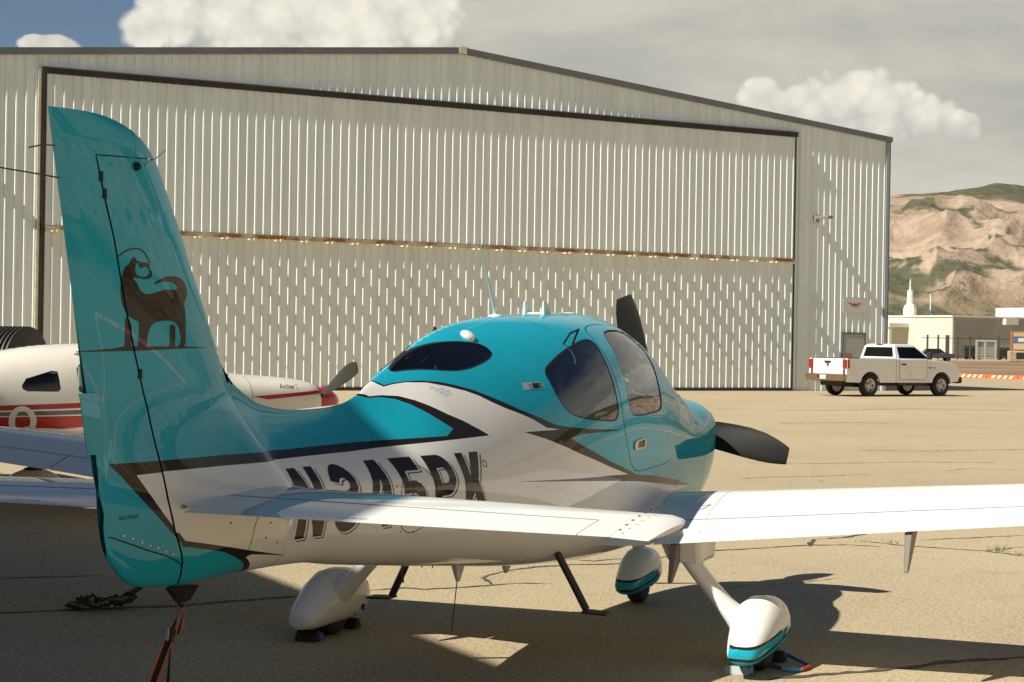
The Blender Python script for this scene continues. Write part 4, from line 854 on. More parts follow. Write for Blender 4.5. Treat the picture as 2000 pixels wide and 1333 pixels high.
def chord_ribbon(secs, y, c0, c1, side, parent, w_=.004, n=10):
    q = MB(); vs = []
    for c in np.linspace(c0, c1, n):
        for dy in (-w_, w_):
            _, xl, xt, zl, zt, th, cam_ = interp_sec(secs, y+dy); ch = xl-xt; t_, k = airfoil(c, th, cam_, ch); vs.append((xl-ch*c, side*(y+dy), zl+(zt-zl)*c+k+t_+.0012))
    q.add(vs, [(2*i, 2*i+1, 2*i+3, 2*i+2) for i in range(n-1)]); return q.build('panel_seam', SEAML, parent)
zte = lambda y: .715+.105*(y-.82) if y < 3 else .9439+.085*(y-3)
zle = lambda y: .875+.080*(y-.82)
WS = [(y, xl, xt, zle(y)-d, zte(y), th, .022) for y, xl, xt, th, d in ((.80, 5.86, 4.70, .16, 0), (1.4, 5.81, 4.71, .155, 0), (2.2, 5.75, 4.72, .15, 0), (3.2, 5.68, 4.745, .145, .0), (4.4, 5.59, 4.78, .14, 0), (5.5, 5.50, 4.82, .13, 0), (5.70, 5.47, 4.84, .11, -.01), (5.80, 5.38, 4.87, .07, -.02), (5.84, 5.25, 4.90, .02, -.02))]
ROOT = [(.30, 6.08, 4.60, .84, .715, .19, .0), (.50, 6.00, 4.64, .845, .705, .175, .01), (.64, 5.92, 4.68, .85, .70, .165, .02), (.80, 5.86, 4.70, zle(.8), zte(.8), .16, .022)]
for side, nm in ((-1, 'starboard'), (1, 'port')):
    wing = lift('wing', cut(WS, .80, 5.84), 0, .735, side, WHITE, A)
    lift('wing_root_fairing', ROOT, 0, 1, side, WHITE, wing)
    lift('flap', cut(WS, .82, 3.30), .749, 1, side, WHITE, wing, n=8); lift('aileron', cut(WS, 3.32, 5.45), .749, 1, side, WHITE, wing, n=8)
    lift('wing_tip_trailing_edge', cut(WS, 5.46, 5.84), .735, 1, side, WHITE, wing, n=8)
    for yb, l_ in ((.93, .20), (2.25, .20)):
        zt_ = zte(yb); MB().hexa([(4.66, side*(yb-.012), zt_-l_-.02), (4.70, side*(yb-.012), zt_-l_-.02), (4.70, side*(yb+.012), zt_-l_-.02), (4.66, side*(yb+.012), zt_-l_-.02)], [(4.74, side*(yb-.022), zt_-.01), (4.98, side*(yb-.022), zt_+.0), (4.98, side*(yb+.022), zt_+.0), (4.74, side*(yb+.022), zt_-.01)]).build('flap_hinge_fairing', mat('bracket_grey', (.17, .15, .12), .5), wing, bevel=.006)
    seam_ribbon(WS, .82, 5.45, .742, side, wing, .006)
    for yy in (1.05, 3.31, 5.455): chord_ribbon(WS, yy, .04 if yy != 3.31 else .745, .735 if yy != 3.31 else .99, side, wing, .003)
    if side == -1:
        wf = lambda a, b: (4.86-b*.0-(b), -.86-a, zte(.9)+.012+.03*(1-(4.70+b)/4.86))
# horizontal tail
ZS = 1.212
ST = [(.06, 1.47, .66, ZS+.020, ZS, .095, .0), (.4, 1.42, .66, ZS+.020, ZS, .095, 0), (1.82, 1.235, .655, ZS+.016, ZS, .09, 0)]
TIP = [(1.823, 1.235, .652, ZS+.016, ZS, .092, 0), (1.90, 1.215, .625, ZS+.016, ZS, .09, 0), (1.95, 1.16, .605, ZS+.014, ZS, .075, 0), (1.975, 1.05, .60, ZS+.012, ZS, .04, 0)]
HINGEC = .57
for side in (-1, 1):
    stab = lift('horizontal_stabilizer', cut(ST, .06, 1.82), 0, HINGEC, side, WHITE, A)
    el_ = lift('elevator', cut(ST, .16, 1.70), HINGEC+.012, 1, side, WHITE, stab, n=9)
    lift('elevator_horn', cut(ST, 1.71, 1.82), HINGEC-.10, 1, side, WHITE, stab, n=9) if False else lift('elevator_end', cut(ST, 1.705, 1.82), HINGEC+.004, 1, side, WHITE, stab, n=9)
    seam_ribbon(ST, .16, 1.70, HINGEC+.006, side, stab, .004)
    tipc = lift('stabilizer_tip_cap', TIP, 0, 1, side, WHITE, stab)
    for k in range(7):
        x = .70+k*.075; MB().lathe([(-.001, .006), (.0022, .005)], (x, side*1.845, ZS+.008+.05*math.sin(min(1, (x-.62)/.5)*1.5)), (0, 0, 1), 8).build('screw', SEAM, stab)
    # stabilizer root fairing
    MB().rings([[(x, side*(.03+w_*abs(math.cos(a))) if True else 0, ZS+.012+h_*math.sin(a)) for a in np.linspace(0, 2*math.pi, 16, endpoint=False)] for x, w_, h_ in ((.74, .10, .012), (.9, .14, .035), (1.1, .17, .055), (1.3, .19, .06), (1.5, .185, .05), (1.68, .16, .03), (1.8, .12, .008))]).build('root_fairing', WHITE, stab, 60)
    for k in range(3 if side == -1 else 0): pass
    text_decal(None, 'NO PUSH', 0, 0, .018, 'placard_lettering', DARK, stab, xf=lambda a, b, s=side: (.70+b, s*(.78 if s < 0 else .62)-a, ZS+.004+(b+.04)*.075))
# static wicks
WICK = mat('wick_dark', (.05, .045, .04), .6)
MB().tube([(.06, 0, 2.515), (-.02, 0, 2.51), (-.10, 0, 2.492)], .0028, 6).build('static_wick', WICK, rudder); MB().tube([(.12, 0, 2.405), (-.06, 0, 2.408), (-.26, 0, 2.41)], .0028, 6).build('static_wick', WICK, rudder)
MB().tube([(.56, -.035, 2.49), (.62, -.05, 2.53), (.66, -.06, 2.56)], .0025, 6).build('vor_antenna', METAL, fus); p, n = on(.50, 2.485); MB().lathe([(-.005, .018), (.012, .015), (.02, .006)], p, n, 10).build('light_fitting', SEAM, fus, 40)
# ---- landing gear
def pant(name, x0, x1, yc, zs, wmax, parent, mats, side, pol=True):
    """wheel fairing lofted nose to tail; zs: bottom, top at wheel"""
    q = MB(); rings = []; L = x1-x0
    prof = [(0, .30, .10, .26), (.012, .50, .05, .34), (.05, .60, .03, .42), (.15, .74, .0, .60), (.30, .89, -.0, .85), (.46, .98, .0, .99), (.60, 1.0, .0, 1.0), (.75, .95, .01, .95), (.88, .78, .06, .80), (.96, .50, .16, .62), (1.0, .12, .32, .42)]
    for f, w_, b_, t_ in prof:
        x = x0+L*f; zb_ = zs[0]+(zs[1]-zs[0])*b_; zt_ = zs[0]+(zs[1]-zs[0])*t_; cz, hz = (zb_+zt_)/2, (zt_-zb_)/2
        ring_ = []
        for a in np.linspace(0, 2*math.pi, 28, endpoint=False):
            ca, sa = math.cos(a), math.sin(a); ring_.append((x, yc+wmax*w_*math.copysign(abs(ca)**.85, ca), cz+hz*math.copysign(abs(sa)**.93, sa)))
        rings.append(ring_)
    return q.rings(rings).build(name, mats, parent, 50)
def pant_paint(outb):
    """white fairing with a teal lower belly and charcoal flashes, laid out on the fairing itself"""
    M = bpy.data.materials.new('fairing_paint_%d' % outb); M.use_nodes = True; T = M.node_tree; N = NT(T); b = T.nodes['Principled BSDF']
    O = N.n('ShaderNodeTexCoord').outputs['Object']; s_ = N.n('ShaderNodeSeparateXYZ'); N.link(O, s_.inputs[0]); X, Y, Z = s_.outputs
    l1 = N.math('ADD', N.math('MULTIPLY', X, .14), .165)            # teal / white line rises to the nose
    band = lambda lo, hi: N.math('MULTIPLY', N.math('GREATER_THAN', Z, lo), N.math('LESS_THAN', Z, hi))
    teal = N.math('LESS_THAN', Z, l1)
    lo2 = N.math('ADD', l1, .018); hi2 = N.math('ADD', N.math('MULTIPLY', X, .14), .232)
    fw = N.math('LESS_THAN', N.math('SUBTRACT', X, N.math('MULTIPLY', Z, 1.6)), -.28)
    aft = N.math('GREATER_THAN', X, -.60)
    if outb: aft = N.math('MULTIPLY', aft, N.math('GREATER_THAN', N.math('MULTIPLY', Y, float(outb)), -.075 if outb < 0 else .07))
    tri = N.math('MULTIPLY', band(lo2, hi2), N.math('MULTIPLY', fw, aft))
    fl = N.math('MAXIMUM', band(l1, lo2), N.math('MAXIMUM', N.math('MULTIPLY', band(hi2, N.math('ADD', hi2, .014)), N.math('LESS_THAN', X, -.02)), N.math('MULTIPLY', band(lo2, hi2), N.math('MULTIPLY', N.math('LESS_THAN', N.math('SUBTRACT', X, N.math('MULTIPLY', Z, 1.6)), -.235), N.math('GREATER_THAN', N.math('SUBTRACT', X, N.math('MULTIPLY', Z, 1.6)), -.28)))))
    fl = N.math('MULTIPLY', fl, aft); teal = N.math('MULTIPLY', N.math('MAXIMUM', teal, tri), N.math('MAXIMUM', aft, N.math('LESS_THAN', Z, -5)))
    c = N.mix(teal, (.74, .735, .71), (.010, .345, .47)); c = N.mix(fl, c, (.022, .019, .016)); N.link(c, b.inputs['Base Color'])
    b.inputs['Roughness'].default_value = .4; b.inputs['Coat Weight'].default_value = .7; b.inputs['Specular IOR Level'].default_value = 0; b.inputs['Coat Roughness'].default_value = .012
    return M
PANTS = {k: pant_paint(k) for k in (-1, 0, 1)}; XM, TR = 4.99, 1.37
def wheel(parent, x, y, r=.185, w_=.07):
    q = MB(); q.lathe([(-w_, r*.72), (-w_*.95, r*.9), (-w_*.6, r*.99), (0, r), (w_*.6, r*.99), (w_*.95, r*.9), (w_, r*.72)], (x, y, r), (0, 1, 0), 28); return q.build('tyre', TYRE, parent, 50)
for side in (-1, 1):
    gear = link_obj('main_gear', None, A, (XM, side*TR, 0))
    pt_ = pant('wheel_fairing', -.42, .47, 0, (.07, .41), .148, gear, [PANTS[side]], side); wheel(gear, 0, 0)
    inb = -side   # towards the fuselage
    leg = [(.0, inb*.50, .71), (.0, inb*.44, .655), (-.01, inb*.36, .55), (-.02, inb*.27, .45), (-.03, inb*.19, .365), (-.03, inb*.13, .31), (-.03, inb*.08, .25), (-.03, inb*.04, .2)]
    rr = [(.05, .11), (.05, .105), (.046, .095), (.045, .09), (.05, .10), (.062, .12), (.07, .14), (.08, .16)]
    rings = []
    for i, (p, r_) in enumerate(zip(leg, rr)):
        p = np.array(p); t = np.array(leg[min(i+1, 7)])-np.array(leg[max(i-1, 0)]); t = t/np.linalg.norm(t); b_ = np.array([1., 0, 0]); a_ = np.cross(t, b_)
        rings.append([p+a_*r_[0]*math.cos(k)+b_*r_[1]*math.sin(k) for k in np.linspace(0, 2*math.pi, 16, endpoint=False)])
    MB().rings(rings).build('gear_leg', WHITE, gear, 60)
    MB().hexa([(-.16, inb*.40-.10, .60), (.18, inb*.40-.10, .60), (.18, inb*.40+.10, .60), (-.16, inb*.40+.10, .60)], [(-.20, inb*.44-.14, .80), (.22, inb*.44-.14, .80), (.22, inb*.44+.14, .80), (-.20, inb*.44+.14, .80)]).build('leg_fairing', WHITE, gear, bevel=.03)
    for k in range(4): MB().lathe([(-.003, .007), (.003, .006)], (.12+.05*(k % 2), inb*.128, .12+.06*k), (0, inb, 0), 8).build('screw', SEAM, gear)
    MB().lathe([(0, .022), (.004, .022)], (.22, inb*.132, .15), (0, inb, 0), 14).build('axle_port', SEAM, gear)
ng = link_obj('nose_gear', None, A, (7.20, 0, 0))
pant('wheel_fairing', -.36, .38, 0, (.085, .395), .125, ng, [PANTS[0]], 1); wheel(ng, 0, 0, .16, .055)
MB().tube([(.02, 0, .36), (-.04, 0, .48), (-.22, 0, .66)], [(.05, .03), (.05, .03), (.06, .04)], 14).build('nose_strut', WHITE, ng, 60)
# boarding steps
STEP = mat('step_tube', (.05, .045, .04), .5, .3)
for side in (-1, 1):
    st_ = MB().tube([(4.16, side*.43, .70), (4.19, side*.505, .55), (4.21, side*.585, .395)], .0215, 12).build('boarding_step', STEP, A, 60)
    MB().hexa([(4.15, side*.575, .38), (4.26, side*.575, .38), (4.26, side*.72, .375), (4.15, side*.72, .375)], [(4.15, side*.575, .392), (4.26, side*.575, .392), (4.26, side*.72, .387), (4.15, side*.72, .387)]).build('step_pad', STEP, st_)
# antennas, handles
MB().tube([(4.27, 0, 2.0), (4.255, 0, 2.03), (4.12, 0, 2.24), (3.99, 0, 2.437)], [.016, .010, .006, .002], 10).build('whip_antenna', mat('antenna_pale', (.55, .68, .66), .4), A, 60)
MB().lathe([(0, .045), (.008, .043), (.014, .02)], (4.27, 0, float(ZTOP(4.27))-.004), (-.05, 0, 1), 16).build('antenna_foot', WHITE, A, 50)
for yy in (.05, -.07):
    zt_ = float(ZTOP(4.92))-.012; MB().hexa([(4.86, yy-.012, zt_), (4.99, yy-.012, zt_), (4.99, yy+.012, zt_), (4.86, yy+.012, zt_)], [(4.87, yy-.005, zt_+.085), (4.93, yy-.005, zt_+.085), (4.93, yy+.005, zt_+.085), (4.87, yy+.005, zt_+.085)]).build('blade_antenna', mat('antenna_pale', (.55, .68, .66)), A, bevel=.003)
MB().lathe([(0, .075), (.01, .073), (.016, .05)], (4.93, -.01, float(ZTOP(4.93))-.008), (0, 0, 1), 20).build('antenna_foot', WHITE, A, 50)
MB().lathe([(0, .05), (.008, .049), (.012, .03)], (5.55, 0, float(ZTOP(5.55))-.004), (0, 0, 1), 20).build('gps_puck', WHITE, A, 50)
p, n = on(3.56, 1.887); MB().lathe([(-.004, .042), (.008, .041), (.018, .03), (.02, .01)], p, n, 18).build('gps_puck', WHITE, A, 50)
for side in (-1, 1):
    p0, n0 = on(4.36, 1.852, 0, side); p1, n1 = on(4.47, 1.852, 0, side)
    MB().tube([p0-n0*.01, p0+n0*.055+np.array([0, 0, .02]), (p0*.3+p1*.7)+n0*.075+np.array([0, 0, .03]), p1-n1*.01], .007, 8).build('grab_handle', SEAM, A, 50)
for x, l_, r_ in ((3.03, .06, .006), (3.28, .012, .006), (3.42, .012, .006)): MB().tube([(x, 0, float(ZBOT(x))+.02), (x, 0, float(ZBOT(x))-l_)], r_*.6, 8).build('drain_tube', STEP, A)
MB().lathe([(0, .012), (.02, .011)], (3.03, 0, float(ZBOT(3.03))-.085), (0, 0, 1), 8).build('probe_tip', STEP, A)
for x, l_ in ((3.735, .10), (4.47, .07)):
    z_ = float(ZBOT(x))+.01; MB().hexa([(x+.02, -.006, z_-l_), (x+.05, -.006, z_-l_), (x+.05, .006, z_-l_), (x+.02, .006, z_-l_)], [(x-.03, -.016, z_), (x+.11, -.016, z_), (x+.11, .016, z_), (x-.03, .016, z_)]).build('blade_antenna', WHITE, A)
MB().tube([(3.76, 0, float(ZBOT(3.74))-.08), (3.69, .0, .30)], .003, 6).build('belly_whip', STEP, A)
# tail tie-down fitting
MB().prism([(.82, .90), (.90, .835), (.97, .835), (1.04, .885), (1.06, .91)], ((0, 0, 0), (1, 0, 0), (0, 0, 1), (0, 1, 0)), -.012, .012).build('tail_skid', DARK, A)
# ================================================================== ratchet strap from the tail ring to the ground anchor
STRAPB = mat('strap_black', (.012, .012, .013), .8, 0, 0, .2, 60); STRAPO = mat('strap_orange', (.75, .13, .012), .7)
sr = thing('tie_down_strap', 'black and orange ratchet strap tying the teal tail to the ground', 'strap')
def webbing(parent, a, b, w_, twist=0., n=12):
    a, b = np.array(a, float), np.array(b, float); t = (b-a)/np.linalg.norm(b-a); side0 = np.cross(t, CF); side0 /= np.linalg.norm(side0); nn = np.cross(t, side0)
    q = {0: MB(), 1: MB()}
    L = [a+(b-a)*k/n for k in range(n+1)]
    for key, lo, hi in ((0, -.64, .64), (1, -1, -.64), (1, .64, 1)):
        vs = []
        for k, p in enumerate(L):
            an = twist*(1-k/n); s_ = side0*math.cos(an)+nn*math.sin(an); vs += [p+s_*w_*lo, p+s_*w_*hi]
        q[key].add(vs, [(2*k, 2*k+1, 2*k+3, 2*k+2) for k in range(n)])
    q[0].build('webbing', STRAPB, parent); q[1].build('webbing_edge', STRAPO, parent)
TOPP, MIDP = np.array([.93, .0, .83]), np.array([.87, .012, .712]); ANC = np.array([.50, .10, .0]); ANC2 = np.array([.70, -.045, 0])
webbing(sr, TOPP, MIDP, .010, 2.2); webbing(sr, TOPP+np.array([.01, -.01, -.01]), MIDP+np.array([.02, -.02, .0]), .009, -1.8); webbing(sr, MIDP, ANC, .0185, .2); webbing(sr, MIDP+np.array([.0, 0, -.04]), ANC2, .0185, 1.25)
MB().tube([(.94, 0, .86), (.955, 0, .835), (.93, 0, .815), (.905, 0, .83), (.92, 0, .85)], .006, 8).build('hook', SEAM, sr, 50)
t_ = (ANC-MIDP)/np.linalg.norm(ANC-MIDP); bxm = MB(); bxm.box((-.020, -.012, -.028), (.020, .014, .028)); ob = bxm.build('ratchet', STRAPB, sr, bevel=.006); ob.location = MIDP; ob.rotation_euler = (0, .35, 0)
ob = MB().box((-.010, -.02, -.02), (.010, .0, .035)).build('ratchet_handle', mat('ratchet_zinc', (.30, .33, .32), .5, .6), sr, bevel=.005); ob.location = MIDP+np.array([-.035, .01, .0]); ob.rotation_euler = (0, .5, .3)
MB().lathe([(0, .05), (.01, .05), (.02, .02)], (ANC[0], ANC[1], 0), (0, 0, 1), 16).build('ground_anchor', METAL, sr, 40)
# ================================================================== rope heap behind the tail
ROPE = mat('old_rope', (.20, .16, .07), .9, 0, 0, .6, 60, .6, 90); ROPED = mat('old_rope_dark', (.035, .025, .02), .9)
gx, gy = gpt(188, 1190); rp = thing('rope_heap', 'frayed brown tie-down rope heaped on the ground left of the tail', 'rope', (gx, gy, 0), YAW-math.pi/2)
rnd = random.Random(3)
for k in range(7):
    P = []; ph = rnd.random()*6.28
    for i in range(26): a = i/25*2*math.pi*1.2+ph; P.append((.17*math.cos(a)*(.5+.08*k)+rnd.gauss(0, .02)+(k-3)*.03, .10*math.sin(a)+rnd.gauss(0, .015), .02+.012*k*rnd.random()+.015*abs(math.sin(a*2))))
    MB().tube(P, .011, 7).build('rope_coil', ROPE if k % 2 else ROPED, rp, 60)
MB().tube([(.16, 0, .03), (.22, .1, .09), (.30, .3, .16), (.38, .6, .24)], .014, 8).build('rope_end', ROPED, rp, 60); MB().tube([(.10, 0, .04), (.2, .15, .10), (.30, .3, .16), (.36, .5, .23)], .012, 8).build('rope_end', ROPE, rp, 60)
# ================================================================== wheel chocks with blue ropes
CH_B = mat('chock_black', (.015, .015, .015), .7); CH_G = mat('chock_grey', (.35, .38, .40), .7); BLUE = mat('rope_blue', (.02, .12, .34), .7, 0, 0, .3, 80); BLUEL = mat('rope_blue_light', (.12, .38, .62), .6)
def chock(name, label, x, y, rz_, mt, end=None, k=1.):
    o = thing(name, label, 'chock', (x, y, 0), rz_, 'wheel chocks')
    MB().prism([(-.06*k, 0), (.06*k, 0), (.015*k, .065*k), (-.015*k, .065*k)], ((0, 0, 0), (1, 0, 0), (0, 0, 1), (0, 1, 0)), -.075, .075).build('chock_block', mt, o, bevel=.008)
    if end: MB().lathe([(0, .025), (.012, .025)], (0, -.076, .03), (0, -1, 0), 12).build('rope_knot', end, o, 40)
    return o
chock('wheel_chock', 'grey chock with a blue rope end behind the near main wheel', XM-.20, -TR+.07, 0, CH_G, BLUEL, .7)
chock('wheel_chock', 'black chock in front of the near main wheel', XM+.30, -TR-.02, 0, CH_B, BLUE); chock('wheel_chock', 'black chock under the far main wheel fairing', XM-.27, TR, 0, CH_B, BLUE); chock('wheel_chock', 'black chock in front of the far main wheel', XM+.28, TR, 0, CH_B)
cr_o = thing('chock_rope', 'blue rope loop lying beside the near wheel chocks', 'rope')
g2 = lambda px, py, z=.015: (*gpt(px, py), z)
MB().tube([g2(1500, 1295), g2(1512, 1307), g2(1530, 1312)], .011, 8).build('rope_run', BLUE, cr_o, 60); MB().tube([g2(1525, 1287, .04), g2(1545, 1293, .03), g2(1565, 1300, .02), g2(1580, 1305)], .011, 8).build('rope_run', BLUE, cr_o, 60)
MB().tube([g2(1528, 1312), g2(1545, 1314), g2(1565, 1313)], .013, 8).build('rope_sleeve', BLUEL, cr_o, 60); MB().tube([g2(1566, 1313), g2(1575, 1310), g2(1581, 1307)], .013, 8).build('rope_end', mat('rope_red', (.42, .04, .015), .7), cr_o, 60)
# ================================================================== red and white trainer behind the tail
u_ = lambda f: (lambda x: f(-np.asarray(x, float)))
PZT = u_(pchip([.42, .48, .66, .9, 1.45, 1.62, 1.95, 2.3, 2.7, 3.2, 3.6, 4.1, 4.6, 5.4, 6.4, 7.15], [1.30, 1.345, 1.385, 1.41, 1.45, 1.475, 1.60, 1.70, 1.745, 1.752, 1.735, 1.665, 1.56, 1.42, 1.31, 1.26]))
PZB = u_(pchip([.42, .48, .66, 1.2, 2, 3, 3.8, 4.6, 5.6, 7.15], [.90, .82, .76, .71, .69, .69, .72, .82, .98, 1.14]))
PW = u_(pchip([.42, .48, .66, 1.2, 2.0, 2.8, 3.5, 4.2, 5, 6, 7.15], [.30, .36, .43, .51, .55, .555, .54, .46, .34, .2, .05]))
PZW = u_(pchip([.3, 1.2, 3, 5, 7.15], [1.12, 1.1, 1.12, 1.16, 1.2])); PN = u_(pchip([.3, 1.2, 2.2, 3.4, 5, 7.15], [3.0, 3.0, 2.6, 2.5, 2.3, 2.0]))
def phalf(x, z):
    x = np.asarray(x, float); z = np.asarray(z, float); zt, zb, zw, w_, n = PZT(x), PZB(x), PZW(x), PW(x), PN(x)
    qu = np.clip((z-zw)/(zt-zw), 0, 1); qd = np.clip((zw-z)/(zw-zb), 0, 1)
    return w_*np.where(z > zw, (1-qu**n)**(1/n), (1-qd**2.8)**(1/2.8))
PB = Body(phalf, PZT, PZB)
ph_ = R_(-30); TRN = thing('trainer_aircraft', 'red and white low-wing trainer parked behind the teal tail', 'aircraft', (13.28, 5.39, 0), ph_)
CREAMP = mat('ivory_paint', (.74, .71, .62), .4, 0, .7, .04, 2); REDP = mat('brick_red_paint', (.42, .026, .018), .4, 0, .4, .06, 3, spec=.1); BRN = mat('dark_olive_paint', (.05, .045, .025), .35, 0, .7)
xs_ = np.concatenate([np.linspace(-.425, -.62, 10), np.linspace(-.65, -7.14, 70)])
ztr, zbr = [(float(x), float(PZT(x))) for x in xs_], [(float(x), float(PZB(x))) for x in xs_]
stripe = lambda a, b, c, d: [(-a, b), (-c, d)]
PP = dict(body=zbr+[(-7.14, 1.2)]+ztr[::-1]+[(-.425, 1.1)],
          r1=[(-2.2, 1.20), (-5.9, 1.095), (-5.9, 1.05), (-2.2, 1.143)], k1=[(-2.2, 1.125), (-5.9, 1.035), (-5.9, .945), (-2.2, 1.065)], r2=[(-2.4, 1.045), (-5.9, .93), (-5.9, .865), (-3.6, .905), (-2.4, 1.0)],
          c1=[(-.43, 1.272), (-1.45, 1.212), (-1.25, 1.178), (-.43, 1.235)],
          w1=[(-4.03, 1.335), (-3.98, 1.405), (-3.72, 1.482), (-3.66, 1.475), (-3.645, 1.30), (-3.67, 1.275), (-3.98, 1.28), (-4.02, 1.30)],
          w2=[(-3.46, 1.50), (-3.42, 1.545), (-2.75, 1.585), (-2.70, 1.56), (-2.70, 1.27), (-2.75, 1.25), (-3.42, 1.26), (-3.46, 1.285)], w3=[(-2.58, 1.56), (-2.53, 1.585), (-2.10, 1.575), (-2.02, 1.52), (-1.86, 1.30), (-1.9, 1.265), (-2.53, 1.25), (-2.58, 1.28)],
          ws=[(-2.12, float(PZT(-2.12))), (-2.0, 1.545), (-1.78, 1.45), (-1.66, 1.43), (-1.58, float(PZT(-1.58)))]+[(float(x), float(PZT(x))) for x in np.linspace(-1.62, -2.1, 10)],
          seam=[(-1.44, .6), (-1.446, .6), (-1.446, 1.5), (-1.44, 1.5)])
PP = {k: [(x, min(max(z, float(PZB(x))), float(PZT(x)))) for x, z in v] for k, v in PP.items()}
vv2, ff2, dm2, cn2 = cdt(PB, PP, [(float(x), float(SC*t)) for x in xs_[1:-1] for t in np.linspace(.02, .98, 30)])
I2 = {k: pip(q_, cn2) for k, q_ in dm2.items()}; m2 = np.zeros(len(ff2), int); m2[I2['r1'] | I2['r2'] | I2['c1']] = 1; m2[I2['k1']] = 2; m2[I2['seam']] = 3
aw2 = I2['w1'] | I2['w2'] | I2['w3'] | I2['ws']
pf = None
for side in (-1, 1):
    s_ = I2['body'] & ~aw2; f_ = patch(PB, 'fuselage', vv2, ff2[s_], m2[s_], [CREAMP, REDP, BRN, SEAM], TRN, side)
    for k, nm in (('w1', 'cabin_window'), ('w2', 'cabin_window'), ('w3', 'cabin_window'), ('ws', 'windshield')):
        s_ = I2[k] & I2['body']; patch(PB, nm, vv2, ff2[s_], np.zeros(s_.sum(), int), [CARGLASS], f_, side, -.004)
    s_ = I2['body'] & ~aw2 & (cn2[:, 0] < -1.6) & (cn2[:, 0] > -4.4); patch(PB, 'cabin_lining', vv2, ff2[s_], np.zeros(s_.sum(), int), [mat('lining_tan', (.20, .15, .09), .9)], f_, side, -.03, True)
    if side == -1: pf = f_
for sy in (-.25, .25):
    for sx in (-2.5, -3.35): MB().box((sx-.2, sy-.2, .95), (sx+.22, sy+.2, 1.08)).box((sx-.32, sy-.2, 1.0), (sx-.2, sy+.2, 1.45)).build('seat', mat('seat_tan', (.35, .22, .09), .7), TRN, bevel=.03)
OFFW = mat('letter_ivory', (.72, .70, .60), .4)
glyph_decal(PB, 'Q', -4.17, .835, .37, .30, .10, 'registration_letter', [OFFW], pf, .003, False); glyph_decal(PB, '0', -4.56, .835, .37, .30, .10, 'registration_letter', [OFFW], pf, .003, False)
text_decal(PB, 'Archer II', -1.06, 1.295, .05, 'model_lettering', BRN, pf, .002, -.03)
q = MB(); zc2 = np.linspace(float(PZB(-.425)), float(PZT(-.425)), 21); yh2 = np.maximum(phalf(np.full(21, -.425), zc2), 0)
rg = [(-.425, -y, z) for y, z in zip(yh2, zc2)]+[(-.425, y, z) for y, z in list(zip(yh2, zc2))[::-1][1:-1]]; q.add(rg+[(-.41, 0, 1.12)], [(i, (i+1) % len(rg), len(rg)) for i in range(len(rg))]); q.build('nose_bowl', REDP, TRN)
SPR = mat('spinner_red', (.45, .012, .012), .3, 0, .8)
MB().lathe([(-.44, .165), (-.36, .172), (-.24, .162), (-.12, .13), (-.04, .075), (0, .0)], (0, 0, 1.13), (1, 0, 0), 26).build('spinner', SPR, TRN, 50)
PBL = mat('prop_olive', (.03, .028, .022), .5)
for k in range(2): blade('propeller_blade', PBL, TRN, (-.33, 0, 1.13), .95, R_(-62)+k*math.pi, .25)
PWS = [(.5, -1.95, -3.55, .82, .78, .15, .02), (1.0, -2.1, -3.55, .85, .81, .15, .02), (5.0, -2.35, -3.5, 1.28, 1.24, .14, .02), (5.25, -2.5, -3.45, 1.30, 1.27, .06, .0)]
for side in (-1, 1):
    wg = lift('wing', PWS, 0, .8, side, CREAMP, TRN); lift('flap', cut(PWS, .6, 2.8), .807, 1, side, CREAMP, wg, n=7); lift('aileron', cut(PWS, 2.82, 5.0), .807, 1, side, CREAMP, wg, n=7)
    lift('stabilator', [(.03, -6.45, -7.2, 1.24, 1.22, .1, 0), (1.9, -6.5, -7.15, 1.24, 1.22, .09, 0)], 0, 1, side, CREAMP, TRN)
    gl = link_obj('main_gear', None, TRN, (-3.0, side*1.52, 0)); MB().tube([(0, 0, .82), (0, 0, .45), (.0, 0, .2)], [.05, .04, .03], 12).build('oleo_strut', CREAMP, gl, 50)
    pant('wheel_fairing', -.45, .35, 0, (.06, .36), .13, gl, [CREAMP], side); wheel(gl, 0, 0, .19, .07)
MB().rings([[(x+ (z-1.25)*-.55, y, z) for x, y in ((-6.25+.0, 0), (-6.45, .05), (-6.8, .035), (-7.1, 0), (-6.8, -.035), (-6.45, -.05))] for z in (1.25, 1.7, 2.2)]).build('fin', CREAMP, TRN, 60)
MB().tube([(-.75, 0, .78), (-.6, 0, .4), (-.55, 0, .2)], .035, 10).build('nose_strut', METAL, TRN, 50); ngp = link_obj('nose_gear', None, TRN, (-.55, 0, 0)); pant('wheel_fairing', -.32, .3, 0, (.06, .34), .11, ngp, [CREAMP], 1); wheel(ngp, 0, 0, .16, .06)
p = np.array([-3.18, -float(phalf(-3.18, 1.655)), 1.655]); MB().tube([p+np.array([.15, .02, .0]), p+np.array([.02, -.07, .02]), p+np.array([-.16, -.05, .02]), p+np.array([-.28, .03, -.02])], .010, 8).build('grab_handle', METAL, TRN, 50)
# ================================================================== white pickup
hd = R_(-37); PK = thing('pickup_truck', 'white single-cab pickup truck parked at the right corner of the hangar', 'pickup', (59.93, 7.58, 0), hd)
CARW = mat('car_white', (.78, .785, .785), .3, 0, 1., .01, 1); CHROME = mat('chrome_dull', (.42, .30, .22), .28, .9); DARKP = mat('dark_plastic', (.02, .02, .02), .6); REDL = mat('tail_lamp_red', (.30, .012, .010), .2, 0, 1.)
KS = 1.0; HW = .99
def arch(cx, r=.50, cz=.40, z0=.50, n=12):
    a0 = math.asin((z0-cz)/r); return [(cx+r*math.cos(a), cz+r*math.sin(a)) for a in np.linspace(a0, math.pi-a0, n)]
